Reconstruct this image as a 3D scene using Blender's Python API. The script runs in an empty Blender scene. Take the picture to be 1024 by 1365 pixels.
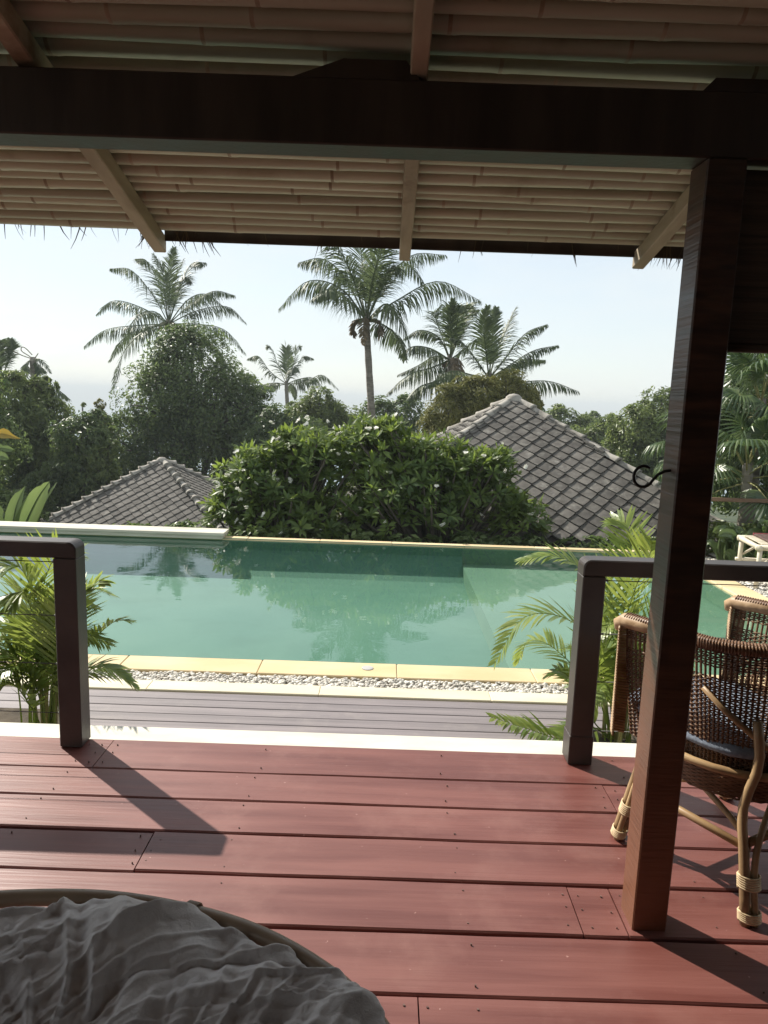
import bpy, math, random
import numpy as np
from mathutils import Vector, Matrix, noise as mnoise

R = math.radians
scene = bpy.context.scene
col = scene.collection
random.seed(7)
rng = np.random.default_rng(7)

# ------------------------------------------------------------------ camera
CAM_H = 1.6
PITCH, ROLL, YAW = R(8.97), R(1.97), R(0.1)
FPX, PW, PH = 950.0, 1024.0, 1365.0
fwd = Vector((math.sin(YAW) * math.cos(PITCH), math.cos(YAW) * math.cos(PITCH), -math.sin(PITCH)))
right0 = Vector((math.cos(YAW), -math.sin(YAW), 0))
up0 = right0.cross(fwd)
cright = right0 * math.cos(ROLL) + up0 * math.sin(ROLL)
cup = -right0 * math.sin(ROLL) + up0 * math.cos(ROLL)
cam_d = bpy.data.cameras.new('camera')
cam = bpy.data.objects.new('camera', cam_d)
col.objects.link(cam)
M = Matrix((cright, cup, -fwd)).transposed().to_4x4()
M.translation = Vector((0, 0, CAM_H))
cam.matrix_world = M
cam_d.sensor_fit = 'VERTICAL'
cam_d.sensor_height = 36.0
cam_d.lens = 36.0 * FPX / PH
cam_d.clip_start = 0.05
cam_d.clip_end = 80000
scene.camera = cam
scene.render.resolution_x, scene.render.resolution_y = 768, 1024

# ------------------------------------------------------------------ world, sun
SUN_EL, SUN_AZ = R(40.5), math.atan2(-0.74, 0.67)      # azimuth from +Y towards +X
world = bpy.data.worlds.new('World')
scene.world = world
world.use_nodes = True
wn, wl = world.node_tree.nodes, world.node_tree.links
wn.clear()
w_out = wn.new('ShaderNodeOutputWorld')
w_bg = wn.new('ShaderNodeBackground')
w_sky = wn.new('ShaderNodeTexSky')
w_sky.sky_type = 'NISHITA'
w_sky.sun_disc = False
w_sky.sun_elevation = SUN_EL
w_sky.sun_rotation = SUN_AZ
w_sky.altitude = 40
w_sky.air_density = 1.0
w_sky.dust_density = 0.4
w_sky.ozone_density = 1.0
w_bg.inputs['Strength'].default_value = 0.078
# thin high cloud spread over the whole sky
w_tc = wn.new('ShaderNodeTexCoord')
w_map = wn.new('ShaderNodeMapping')
w_map.inputs['Scale'].default_value = (1.6, 1.6, 6.0)
w_noi = wn.new('ShaderNodeTexNoise')
w_noi.inputs['Scale'].default_value = 2.3
w_noi.inputs['Detail'].default_value = 7
w_noi.inputs['Roughness'].default_value = 0.55
w_ramp = wn.new('ShaderNodeValToRGB')
w_ramp.color_ramp.elements[0].position = 0.42
w_ramp.color_ramp.elements[0].color = (0.66, 0.66, 0.66, 1)
w_ramp.color_ramp.elements[1].position = 0.78
w_ramp.color_ramp.elements[1].color = (0.96, 0.96, 0.96, 1)
w_mix = wn.new('ShaderNodeMix')
w_mix.data_type = 'RGBA'
w_mix.inputs['B'].default_value = (5.95, 6.3, 6.35, 1)
wl.new(w_tc.outputs['Generated'], w_map.inputs['Vector'])
wl.new(w_map.outputs['Vector'], w_noi.inputs['Vector'])
wl.new(w_noi.outputs['Fac'], w_ramp.inputs['Fac'])
wl.new(w_ramp.outputs['Color'], w_mix.inputs['Factor'])
wl.new(w_sky.outputs['Color'], w_mix.inputs['A'])
wl.new(w_mix.outputs['Result'], w_bg.inputs['Color'])
wl.new(w_bg.outputs['Background'], w_out.inputs['Surface'])

sun_dir = Vector((math.sin(SUN_AZ) * math.cos(SUN_EL), math.cos(SUN_AZ) * math.cos(SUN_EL), math.sin(SUN_EL)))
sd = bpy.data.lights.new('sun', 'SUN')
sd.energy = 3.9
sd.angle = R(0.6)
sd.color = (1.0, 0.94, 0.84)
sun = bpy.data.objects.new('sun', sd)
sun.rotation_euler = sun_dir.to_track_quat('Z', 'Y').to_euler()
sun.location = sun_dir * 60
col.objects.link(sun)

scene.view_settings.view_transform = 'Standard'
scene.view_settings.look = 'None'
scene.view_settings.exposure = 1.0
scene.view_settings.gamma = 1.0
scene.view_settings.use_curve_mapping = False
try:
    scene.cycles.max_bounces = 10
    scene.cycles.transparent_max_bounces = 16
    scene.cycles.diffuse_bounces = 4
    scene.cycles.sample_clamp_indirect = 6
except Exception:
    pass


# ------------------------------------------------------------------ helpers
def ray(px, py):
    return cright * ((px - PW / 2) / FPX) - cup * ((py - PH / 2) / FPX) + fwd


def at(px, py, Y):
    """point seen at a photo pixel, at depth Y (metres in front of the deck)"""
    d = ray(px, py)
    return d * (Y / d.y) + Vector((0, 0, CAM_H))


def on(px, py, Z):
    d = ray(px, py)
    return d * ((Z - CAM_H) / d.z) + Vector((0, 0, CAM_H))


class MB:
    """collects geometry for ONE mesh object"""
    def __init__(s):
        s.v, s.f, s.m, s.cm = [], [], [], 0

    def add(s, verts, faces):
        o = len(s.v)
        s.v.extend([tuple(p) for p in verts])
        s.f.extend([tuple(i + o for i in f) for f in faces])
        s.m.extend([s.cm] * len(faces))

    def box(s, x0, x1, y0, y1, z0, z1, b=0.0):
        if b <= 0:
            v = [(x, y, z) for z in (z0, z1) for y in (y0, y1) for x in (x0, x1)]
            s.add(v, [(0, 2, 3, 1), (4, 5, 7, 6), (0, 1, 5, 4), (2, 6, 7, 3), (0, 4, 6, 2), (1, 3, 7, 5)])
            return
        # chamfered box: 24 verts
        V, idx = [], {}
        for ix, x in enumerate((x0, x1)):
            for iy, y in enumerate((y0, y1)):
                for iz, z in enumerate((z0, z1)):
                    sx, sy, sz = (1 if ix == 0 else -1), (1 if iy == 0 else -1), (1 if iz == 0 else -1)
                    for a, p in (('x', (x, y + sy * b, z + sz * b)), ('y', (x + sx * b, y, z + sz * b)), ('z', (x + sx * b, y + sy * b, z))):
                        idx[(ix, iy, iz, a)] = len(V)
                        V.append(p)
        F = []
        g = lambda i, j, k, a: idx[(i, j, k, a)]
        for i in (0, 1):
            q = [g(i, 0, 0, 'x'), g(i, 1, 0, 'x'), g(i, 1, 1, 'x'), g(i, 0, 1, 'x')]
            F.append(q if i else q[::-1])
            q = [g(0, i, 0, 'y'), g(1, i, 0, 'y'), g(1, i, 1, 'y'), g(0, i, 1, 'y')]
            F.append(q[::-1] if i else q)
            q = [g(0, 0, i, 'z'), g(1, 0, i, 'z'), g(1, 1, i, 'z'), g(0, 1, i, 'z')]
            F.append(q if i else q[::-1])
        for i in (0, 1):
            for j in (0, 1):
                F.append([g(0, i, j, 'y'), g(1, i, j, 'y'), g(1, i, j, 'z'), g(0, i, j, 'z')])
                F.append([g(i, 0, j, 'x'), g(i, 1, j, 'x'), g(i, 1, j, 'z'), g(i, 0, j, 'z')])
                F.append([g(i, j, 0, 'x'), g(i, j, 1, 'x'), g(i, j, 1, 'y'), g(i, j, 0, 'y')])
        for i in (0, 1):
            for j in (0, 1):
                for k in (0, 1):
                    F.append([g(i, j, k, 'x'), g(i, j, k, 'y'), g(i, j, k, 'z')])
        s.add(V, F)

    def tube(s, pts, rad, n=8, caps=True, closed=False):
        pts = [Vector(p) for p in pts]
        k = len(pts)
        if not hasattr(rad, '__len__'):
            rad = [rad] * k
        V, F = [], []
        ref = None
        for i, p in enumerate(pts):
            if closed:
                t = pts[(i + 1) % k] - pts[i - 1]
            else:
                t = pts[min(i + 1, k - 1)] - pts[max(i - 1, 0)]
            if t.length < 1e-9:
                t = Vector((0, 0, 1))
            t.normalize()
            if ref is None:
                ref = Vector((0, 0, 1)) if abs(t.z) < 0.9 else Vector((1, 0, 0))
            a = ref - t * ref.dot(t)
            if a.length < 1e-5:
                a = t.orthogonal()
            a.normalize()
            ref = a
            b = t.cross(a)
            for j in range(n):
                an = 2 * math.pi * j / n
                V.append(p + (a * math.cos(an) + b * math.sin(an)) * rad[i])
        rings = k if closed else k - 1
        for i in range(rings):
            i2 = (i + 1) % k
            for j in range(n):
                j2 = (j + 1) % n
                F.append((i * n + j, i * n + j2, i2 * n + j2, i2 * n + j))
        if caps and not closed:
            F.append(tuple(range(n))[::-1])
            F.append(tuple((k - 1) * n + j for j in range(n)))
        s.add(V, F)

    def mesh(s, name, mats, smooth=False):
        me = bpy.data.meshes.new(name)
        me.from_pydata(s.v, [], s.f)
        for m in (mats if isinstance(mats, (list, tuple)) else [mats]):
            me.materials.append(m)
        if s.m and max(s.m) > 0:
            me.polygons.foreach_set('material_index', s.m)
        if smooth:
            me.polygons.foreach_set('use_smooth', [True] * len(me.polygons))
        me.validate()
        me.update()
        return me

    def build(s, name, mats, parent=None, smooth=False, loc=None, recalc=False):
        me = s.mesh(name, mats, smooth)
        if recalc:
            import bmesh
            bm = bmesh.new()
            bm.from_mesh(me)
            bmesh.ops.recalc_face_normals(bm, faces=bm.faces)
            bm.to_mesh(me)
            bm.free()
        return put(name, me, parent, loc)


def put(name, me, parent=None, loc=None, rot=None):
    o = bpy.data.objects.new(name, me)
    col.objects.link(o)
    if loc is not None:
        o.location = loc
    if rot is not None:
        o.rotation_euler = rot
    if parent is not None:
        o.parent = parent
    return o


def fast_mesh(name, V, F, mat, smooth=False):
    """V (n,3) array, F (m,k) int array"""
    me = bpy.data.meshes.new(name)
    V = np.asarray(V, dtype=np.float32)
    F = np.asarray(F, dtype=np.int32)
    m, k = F.shape
    me.vertices.add(len(V))
    me.vertices.foreach_set('co', V.ravel())
    me.loops.add(m * k)
    me.loops.foreach_set('vertex_index', F.ravel())
    me.polygons.add(m)
    me.polygons.foreach_set('loop_start', np.arange(0, m * k, k, dtype=np.int32))
    me.polygons.foreach_set('loop_total', np.full(m, k, dtype=np.int32))
    if smooth:
        me.polygons.foreach_set('use_smooth', [True] * m)
    me.materials.append(mat)
    me.update(calc_edges=True)
    me.validate()
    return me


def empty(name, loc=(0, 0, 0), rz=0.0):
    o = bpy.data.objects.new(name, None)
    o.empty_display_size = 0.1
    o.location = loc
    o.rotation_euler = (0, 0, rz)
    col.objects.link(o)
    return o


def tag(o, label=None, cat=None, group=None, kind=None):
    if label:
        o['label'] = label
    if cat:
        o['category'] = cat
    if group:
        o['group'] = group
    if kind:
        o['kind'] = kind
    return o


# ------------------------------------------------------------------ materials
def mat_new(name):
    m = bpy.data.materials.new(name)
    m.use_nodes = True
    n, l = m.node_tree.nodes, m.node_tree.links
    n.clear()
    out = n.new('ShaderNodeOutputMaterial')
    return m, n, l, out


def surf(name, c1, c2=None, scale=(8, 8, 8), rough=0.6, bump=0.2, bscale=None, detail=6, spec=0.4, lo=0.35, hi=0.65,
         c3=None, s3=1.5, lo3=0.5, hi3=0.7, bdist=0.01, var=0.0, rvar=0.0, coords='Object', metallic=0.0, coat=0.0, fleck=None, island=0.0):
    """principled material: two noise-mixed colours, an optional third colour in patches, per-object value shift, bump"""
    m, n, l, out = mat_new(name)
    p = n.new('ShaderNodeBsdfPrincipled')
    p.inputs['Roughness'].default_value = rough
    p.inputs['Specular IOR Level'].default_value = spec
    p.inputs['Metallic'].default_value = metallic
    p.inputs['Coat Weight'].default_value = coat
    p.inputs['Coat Roughness'].default_value = 0.25
    l.new(p.outputs['BSDF'], out.inputs['Surface'])
    tc = n.new('ShaderNodeTexCoord')
    mp = n.new('ShaderNodeMapping')
    mp.inputs['Scale'].default_value = scale
    oi = n.new('ShaderNodeObjectInfo')
    off = n.new('ShaderNodeVectorMath')
    off.operation = 'SCALE'
    off.inputs['Scale'].default_value = 13.0
    l.new(oi.outputs['Random'], off.inputs[0])
    l.new(tc.outputs[coords], mp.inputs['Vector'])
    l.new(off.outputs['Vector'], mp.inputs['Location'])
    no = n.new('ShaderNodeTexNoise')
    no.inputs['Scale'].default_value = 1.0
    no.inputs['Detail'].default_value = detail
    l.new(mp.outputs['Vector'], no.inputs['Vector'])
    colour = None
    if c2 is not None:
        r = n.new('ShaderNodeValToRGB')
        r.color_ramp.elements[0].position = lo
        r.color_ramp.elements[0].color = (*c1, 1)
        r.color_ramp.elements[1].position = hi
        r.color_ramp.elements[1].color = (*c2, 1)
        l.new(no.outputs['Fac'], r.inputs['Fac'])
        colour = r.outputs['Color']
    if c3 is not None:
        no3 = n.new('ShaderNodeTexNoise')
        no3.inputs['Scale'].default_value = s3
        no3.inputs['Detail'].default_value = 8
        no3.inputs['Roughness'].default_value = 0.65
        ad = n.new('ShaderNodeVectorMath')
        ad.operation = 'ADD'
        l.new(tc.outputs[coords], ad.inputs[0])
        l.new(off.outputs['Vector'], ad.inputs[1])
        l.new(ad.outputs['Vector'], no3.inputs['Vector'])
        r3 = n.new('ShaderNodeMapRange')
        r3.inputs['From Min'].default_value = lo3
        r3.inputs['From Max'].default_value = hi3
        l.new(no3.outputs['Fac'], r3.inputs['Value'])
        mx = n.new('ShaderNodeMix')
        mx.data_type = 'RGBA'
        l.new(r3.outputs['Result'], mx.inputs['Factor'])
        if colour is not None:
            l.new(colour, mx.inputs['A'])
        else:
            mx.inputs['A'].default_value = (*c1, 1)
        mx.inputs['B'].default_value = (*c3, 1)
        colour = mx.outputs['Result']
    if island > 0:
        gi = n.new('ShaderNodeNewGeometry')
        mi = n.new('ShaderNodeMapRange')
        mi.inputs['To Min'].default_value = 1 - island
        mi.inputs['To Max'].default_value = 1 + island * 0.35
        l.new(gi.outputs['Random Per Island'], mi.inputs['Value'])
        hi_ = n.new('ShaderNodeHueSaturation')
        l.new(mi.outputs['Result'], hi_.inputs['Value'])
        l.new(colour, hi_.inputs['Color'])
        colour = hi_.outputs['Color']
    if fleck is not None:
        nf = n.new('ShaderNodeTexNoise')
        nf.inputs['Scale'].default_value = 90
        nf.inputs['Detail'].default_value = 2
        l.new(tc.outputs[coords], nf.inputs['Vector'])
        nf2 = n.new('ShaderNodeTexNoise')
        nf2.inputs['Scale'].default_value = 37
        l.new(tc.outputs[coords], nf2.inputs['Vector'])
        ml = n.new('ShaderNodeMath')
        ml.operation = 'MULTIPLY'
        l.new(nf.outputs['Fac'], ml.inputs[0])
        l.new(nf2.outputs['Fac'], ml.inputs[1])
        rf_ = n.new('ShaderNodeMapRange')
        rf_.inputs['From Min'].default_value = 0.47
        rf_.inputs['From Max'].default_value = 0.49
        l.new(ml.outputs['Value'], rf_.inputs['Value'])
        mf = n.new('ShaderNodeMix')
        mf.data_type = 'RGBA'
        l.new(rf_.outputs['Result'], mf.inputs['Factor'])
        l.new(colour, mf.inputs['A'])
        mf.inputs['B'].default_value = (*fleck, 1)
        colour = mf.outputs['Result']
    if var > 0:
        mr = n.new('ShaderNodeMapRange')
        mr.inputs['To Min'].default_value = 1 - var
        mr.inputs['To Max'].default_value = 1 + var
        l.new(oi.outputs['Random'], mr.inputs['Value'])
        hs = n.new('ShaderNodeHueSaturation')
        l.new(mr.outputs['Result'], hs.inputs['Value'])
        if colour is not None:
            l.new(colour, hs.inputs['Color'])
        else:
            hs.inputs['Color'].default_value = (*c1, 1)
        colour = hs.outputs['Color']
    if colour is not None:
        l.new(colour, p.inputs['Base Color'])
    else:
        p.inputs['Base Color'].default_value = (*c1, 1)
    if rvar > 0:
        rr = n.new('ShaderNodeMapRange')
        rr.inputs['To Min'].default_value = max(0.02, rough - rvar)
        rr.inputs['To Max'].default_value = min(1, rough + rvar)
        l.new(no.outputs['Fac'], rr.inputs['Value'])
        l.new(rr.outputs['Result'], p.inputs['Roughness'])
    if bump > 0:
        b = n.new('ShaderNodeBump')
        b.inputs['Strength'].default_value = bump
        b.inputs['Distance'].default_value = bdist
        if bscale is not None:
            mp2 = n.new('ShaderNodeMapping')
            mp2.inputs['Scale'].default_value = bscale
            l.new(tc.outputs[coords], mp2.inputs['Vector'])
            l.new(off.outputs['Vector'], mp2.inputs['Location'])
            nb = n.new('ShaderNodeTexNoise')
            nb.inputs['Scale'].default_value = 1
            nb.inputs['Detail'].default_value = 8
            l.new(mp2.outputs['Vector'], nb.inputs['Vector'])
            l.new(nb.outputs['Fac'], b.inputs['Height'])
        else:
            l.new(no.outputs['Fac'], b.inputs['Height'])
        l.new(b.outputs['Normal'], p.inputs['Normal'])
    return m


def leaf_mat(name, c1, c2, scale=1.2, trans=0.35, rough=0.4, spec=0.5, tcol=None):
    """leaf: glossy front, light coming through; colour drifts over the plant and from leaf to leaf"""
    m, n, l, out = mat_new(name)
    p = n.new('ShaderNodeBsdfPrincipled')
    p.inputs['Roughness'].default_value = rough
    p.inputs['Specular IOR Level'].default_value = spec
    t = n.new('ShaderNodeBsdfTranslucent')
    mx = n.new('ShaderNodeMixShader')
    mx.inputs['Fac'].default_value = trans
    l.new(p.outputs['BSDF'], mx.inputs[1])
    l.new(t.outputs['BSDF'], mx.inputs[2])
    l.new(mx.outputs['Shader'], out.inputs['Surface'])
    tc = n.new('ShaderNodeTexCoord')
    no = n.new('ShaderNodeTexNoise')
    no.inputs['Scale'].default_value = scale
    no.inputs['Detail'].default_value = 3
    l.new(tc.outputs['Object'], no.inputs['Vector'])
    ge = n.new('ShaderNodeNewGeometry')
    ad = n.new('ShaderNodeMath')
    ad.operation = 'MULTIPLY_ADD'
    ad.inputs[1].default_value = 0.45
    l.new(ge.outputs['Random Per Island'], ad.inputs[0])
    l.new(no.outputs['Fac'], ad.inputs[2])
    r = n.new('ShaderNodeValToRGB')
    r.color_ramp.elements[0].position = 0.45
    r.color_ramp.elements[0].color = (*c1, 1)
    r.color_ramp.elements[1].position = 0.95
    r.color_ramp.elements[1].color = (*c2, 1)
    l.new(ad.outputs['Value'], r.inputs['Fac'])
    l.new(r.outputs['Color'], p.inputs['Base Color'])
    if tcol:
        mu = n.new('ShaderNodeMix')
        mu.data_type = 'RGBA'
        mu.blend_type = 'MIX'
        mu.inputs['Factor'].default_value = 0.6
        l.new(r.outputs['Color'], mu.inputs['A'])
        mu.inputs['B'].default_value = (*tcol, 1)
        l.new(mu.outputs['Result'], t.inputs['Color'])
    else:
        l.new(r.outputs['Color'], t.inputs['Color'])
    return m


def sunlit_foot(m, colour, z_full, z_none):
    """sunlight on the lower post painted in: warmer colour by height, broken up by noise"""
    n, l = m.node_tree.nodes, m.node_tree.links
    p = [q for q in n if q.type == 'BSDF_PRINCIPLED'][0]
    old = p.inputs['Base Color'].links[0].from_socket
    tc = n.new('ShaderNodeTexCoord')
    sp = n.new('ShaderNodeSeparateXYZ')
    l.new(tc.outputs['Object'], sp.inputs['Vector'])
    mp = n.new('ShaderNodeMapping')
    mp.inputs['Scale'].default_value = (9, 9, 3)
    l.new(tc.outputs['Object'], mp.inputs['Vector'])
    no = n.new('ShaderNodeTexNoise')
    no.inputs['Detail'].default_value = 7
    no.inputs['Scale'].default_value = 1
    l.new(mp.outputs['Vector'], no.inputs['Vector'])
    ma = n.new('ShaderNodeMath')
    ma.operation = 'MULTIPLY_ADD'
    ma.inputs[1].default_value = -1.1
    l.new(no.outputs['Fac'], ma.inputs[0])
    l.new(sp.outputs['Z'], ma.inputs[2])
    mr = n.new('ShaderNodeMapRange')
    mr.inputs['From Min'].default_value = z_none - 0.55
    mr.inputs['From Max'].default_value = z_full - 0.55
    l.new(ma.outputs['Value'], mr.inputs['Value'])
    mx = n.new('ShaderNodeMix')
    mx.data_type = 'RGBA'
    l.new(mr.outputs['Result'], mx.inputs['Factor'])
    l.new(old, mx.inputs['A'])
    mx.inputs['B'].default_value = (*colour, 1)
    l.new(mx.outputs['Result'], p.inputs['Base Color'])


MAT = {}
MAT['deck'] = surf('deck_red_paint', (0.128, 0.039, 0.031), (0.192, 0.069, 0.056), scale=(1.2, 14, 10), rough=0.45, rvar=0.1,
                   bump=0.35, bscale=(3, 70, 30), bdist=0.004, c3=(0.225, 0.10, 0.082), s3=2.6, lo3=0.52, hi3=0.8, var=0.07, spec=0.55, fleck=(0.42, 0.25, 0.22))
MAT['lower_deck'] = surf('grey_composite', (0.165, 0.145, 0.15), (0.225, 0.195, 0.20), scale=(1.5, 20, 10), rough=0.6, bump=0.25,
                         bscale=(2, 90, 30), bdist=0.003, var=0.08, c3=(0.26, 0.23, 0.22), s3=3, lo3=0.55, hi3=0.8)
MAT['white_kerb'] = surf('white_render', (0.56, 0.54, 0.46), (0.66, 0.64, 0.56), scale=(3, 9, 9), rough=0.8, bump=0.3, bdist=0.004,
                         bscale=(30, 30, 30), c3=(0.45, 0.42, 0.33), s3=5, lo3=0.66, hi3=0.85)
MAT['cream_stone'] = surf('cream_stone', (0.56, 0.50, 0.36), (0.64, 0.585, 0.44), scale=(2, 6, 6), rough=0.75, bump=0.2, bdist=0.003,
                          bscale=(40, 40, 40), var=0.05)
MAT['yellow_stone'] = surf('yellow_sandstone', (0.52, 0.40, 0.22), (0.60, 0.485, 0.295), scale=(1.4, 3, 3), rough=0.7, bump=0.2,
                           bdist=0.003, bscale=(35, 35, 35), c3=(0.43, 0.33, 0.18), s3=2.2, lo3=0.6, hi3=0.85, var=0.06)
MAT['pebble'] = surf('white_pebble', (0.50, 0.46, 0.40), (0.68, 0.65, 0.59), scale=(9, 9, 9), rough=0.7, bump=0.1, island=0.45)
MAT['dark_wood'] = surf('dark_stained_wood', (0.030, 0.021, 0.016), (0.052, 0.036, 0.027), scale=(12, 12, 2), rough=0.5, rvar=0.12, bump=0.3,
                        bscale=(60, 60, 4), bdist=0.003, var=0.06)
MAT['rail_wood'] = surf('rail_wood', (0.034, 0.027, 0.024), (0.060, 0.046, 0.040), scale=(5, 40, 5), rough=0.42, rvar=0.12, bump=0.3,
                        bscale=(8, 60, 60), bdist=0.003, var=0.06)
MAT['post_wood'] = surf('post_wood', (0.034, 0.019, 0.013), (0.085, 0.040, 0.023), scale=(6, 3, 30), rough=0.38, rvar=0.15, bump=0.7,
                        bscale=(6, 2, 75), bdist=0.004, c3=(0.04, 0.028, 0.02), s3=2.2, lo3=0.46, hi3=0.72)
sunlit_foot(MAT['post_wood'], (0.16, 0.060, 0.028), 0.1, 1.1)  # sunlit lower part of the post, put into its base colour
MAT['rafter'] = surf('rafter_wood', (0.27, 0.22, 0.155), (0.40, 0.335, 0.245), scale=(14, 2, 14), rough=0.7, bump=0.4, bscale=(40, 5, 40),
                     bdist=0.004, c3=(0.14, 0.085, 0.05), s3=3, lo3=0.58, hi3=0.75, var=0.1)
MAT['bamboo'] = surf('bamboo_pole', (0.36, 0.355, 0.265), (0.50, 0.50, 0.395), scale=(0.7, 9, 9), rough=0.5, bump=0.15, bdist=0.003,
                     bscale=(2, 50, 50), c3=(0.25, 0.215, 0.14), s3=2.1, lo3=0.56, hi3=0.8, var=0.22)
MAT['bamboo_node'] = surf('bamboo_node', (0.26, 0.21, 0.15), (0.42, 0.36, 0.27), scale=(20, 20, 20), rough=0.6, bump=0.2)
MAT['thatch'] = surf('palm_thatch', (0.06, 0.045, 0.028), (0.13, 0.10, 0.06), scale=(40, 6, 6), rough=0.9, bump=0.6)
MAT['tile'] = surf('roof_tile', (0.075, 0.068, 0.060), (0.125, 0.115, 0.102), scale=(7, 7, 7), rough=0.85, bump=0.4, bdist=0.006,
                   bscale=(30, 30, 30), c3=(0.22, 0.21, 0.185), s3=6, lo3=0.55, hi3=0.75, var=0.28)
MAT['ridge'] = surf('ridge_cement', (0.24, 0.22, 0.19), (0.38, 0.355, 0.315), scale=(5, 5, 5), rough=0.9, bump=0.5, bdist=0.01,
                    bscale=(16, 16, 16), c3=(0.08, 0.078, 0.07), s3=4, lo3=0.52, hi3=0.72, var=0.12)
MAT['house_wall'] = surf('house_plaster', (0.50, 0.44, 0.34), (0.58, 0.52, 0.42), scale=(3, 3, 3), rough=0.85, bump=0.1)
MAT['underlay'] = surf('roof_underlay', (0.05, 0.045, 0.04), (0.08, 0.07, 0.065), scale=(6, 6, 6), rough=0.9, bump=0)
MAT['pool'] = surf('pool_plaster', (0.075, 0.172, 0.124), (0.10, 0.20, 0.146), scale=(0.8, 0.8, 0.8), rough=0.8, bump=0, c3=(0.060, 0.144, 0.10), s3=1.2,
                   lo3=0.5, hi3=0.8)
MAT['pool_shelf'] = surf('pool_shelf_stone', (0.11, 0.20, 0.135), (0.14, 0.235, 0.16), scale=(1, 1, 1), rough=0.8, bump=0)
MAT['soil'] = surf('soil', (0.045, 0.034, 0.022), (0.09, 0.07, 0.048), scale=(9, 9, 9), rough=0.95, bump=0.6, bdist=0.03)
MAT['ground'] = surf('undergrowth', (0.022, 0.038, 0.014), (0.06, 0.07, 0.03), scale=(0.5, 0.5, 0.5), rough=0.95, bump=0.5, bdist=0.2)
MAT['trunk'] = surf('palm_trunk', (0.15, 0.13, 0.105), (0.28, 0.25, 0.21), scale=(3, 3, 14), rough=0.9, bump=0.6, bdist=0.03, bscale=(2, 2, 16))
MAT['bark'] = surf('bark', (0.06, 0.05, 0.04), (0.14, 0.12, 0.10), scale=(6, 6, 2), rough=0.9, bump=0.5, bdist=0.02)
MAT['coco'] = leaf_mat('coconut_leaf', (0.045, 0.072, 0.034), (0.125, 0.16, 0.07), scale=0.6, trans=0.35, rough=0.5, spec=0.35)
MAT['coco_dry'] = leaf_mat('dry_coconut_leaf', (0.10, 0.075, 0.045), (0.20, 0.15, 0.09), scale=0.6, trans=0.25, rough=0.6)
MAT['areca'] = leaf_mat('areca_leaf', (0.10, 0.17, 0.04), (0.27, 0.33, 0.08), scale=2.5, trans=0.45, rough=0.32, spec=0.5, tcol=(0.36, 0.43, 0.07))
MAT['areca_stem'] = surf('areca_stem', (0.20, 0.20, 0.07), (0.36, 0.33, 0.14), scale=(6, 6, 18), rough=0.55, bump=0.2)
MAT['crown_dark'] = leaf_mat('dense_leaf', (0.055, 0.095, 0.032), (0.18, 0.24, 0.075), scale=0.35, trans=0.5, rough=0.38)
MAT['crown_mid'] = leaf_mat('mid_leaf', (0.07, 0.112, 0.034), (0.225, 0.275, 0.078), scale=0.45, trans=0.5, rough=0.4)
MAT['crown_olive'] = leaf_mat('olive_leaf', (0.10, 0.115, 0.03), (0.28, 0.27, 0.08), scale=0.6, trans=0.4, rough=0.5)
MAT['frangi'] = leaf_mat('frangipani_leaf', (0.05, 0.095, 0.024), (0.17, 0.235, 0.055), scale=0.7, trans=0.45, rough=0.45, spec=0.4, tcol=(0.26, 0.34, 0.05))
MAT['fan'] = leaf_mat('fan_palm_leaf', (0.045, 0.085, 0.03), (0.13, 0.18, 0.06), scale=1.5, trans=0.35, rough=0.32, spec=0.6)
MAT['banana'] = leaf_mat('banana_leaf', (0.10, 0.16, 0.05), (0.20, 0.26, 0.09), scale=1.5, trans=0.42, rough=0.35)
MAT['banana_dry'] = leaf_mat('yellowing_banana_leaf', (0.34, 0.24, 0.04), (0.45, 0.30, 0.05), scale=1.5, trans=0.4, rough=0.5)
MAT['flower'] = leaf_mat('white_petal', (0.75, 0.74, 0.66), (0.85, 0.84, 0.78), scale=3, trans=0.3, rough=0.6)
MAT['steel'] = surf('steel_cable', (0.10, 0.10, 0.095), rough=0.55, bump=0, metallic=0.4)
MAT['black_metal'] = surf('black_iron', (0.012, 0.012, 0.012), (0.025, 0.022, 0.02), rough=0.5, bump=0.2, metallic=0.3)
MAT['rattan'] = surf('rattan_pole', (0.24, 0.145, 0.07), (0.38, 0.255, 0.13), scale=(6, 6, 6), rough=0.42, bump=0.2, bdist=0.003, var=0.12,
                     c3=(0.11, 0.06, 0.03), s3=5, lo3=0.55, hi3=0.75)
MAT['binding'] = surf('cane_binding', (0.44, 0.32, 0.18), (0.60, 0.47, 0.29), scale=(30, 30, 30), rough=0.6, bump=0.2)
MAT['wicker'] = surf('wicker_cane', (0.11, 0.055, 0.03), (0.20, 0.11, 0.06), scale=(25, 25, 25), rough=0.45, bump=0.2, c3=(0.28, 0.18, 0.10), s3=9,
                     lo3=0.6, hi3=0.8)
MAT['wicker_light'] = surf('pale_wicker_cane', (0.30, 0.19, 0.10), (0.46, 0.32, 0.19), scale=(25, 25, 25), rough=0.5, bump=0.2)
MAT['papasan'] = surf('papasan_cane', (0.19, 0.135, 0.088), (0.29, 0.21, 0.14), scale=(6, 6, 6), rough=0.4, bump=0.25, bdist=0.003,
                      c3=(0.22, 0.16, 0.10), s3=4, lo3=0.6, hi3=0.85)
MAT['cushion_blue'] = surf('blue_grey_fabric', (0.17, 0.20, 0.25), (0.24, 0.28, 0.34), scale=(60, 60, 60), rough=0.9, bump=0.5, bdist=0.004)
MAT['cushion_red'] = surf('red_fabric', (0.19, 0.03, 0.04), (0.27, 0.06, 0.065), scale=(40, 40, 40), rough=0.9, bump=0.3)
MAT['clay'] = surf('pink_clay', (0.48, 0.25, 0.18), (0.58, 0.33, 0.25), scale=(9, 9, 9), rough=0.8, bump=0.2)
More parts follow.
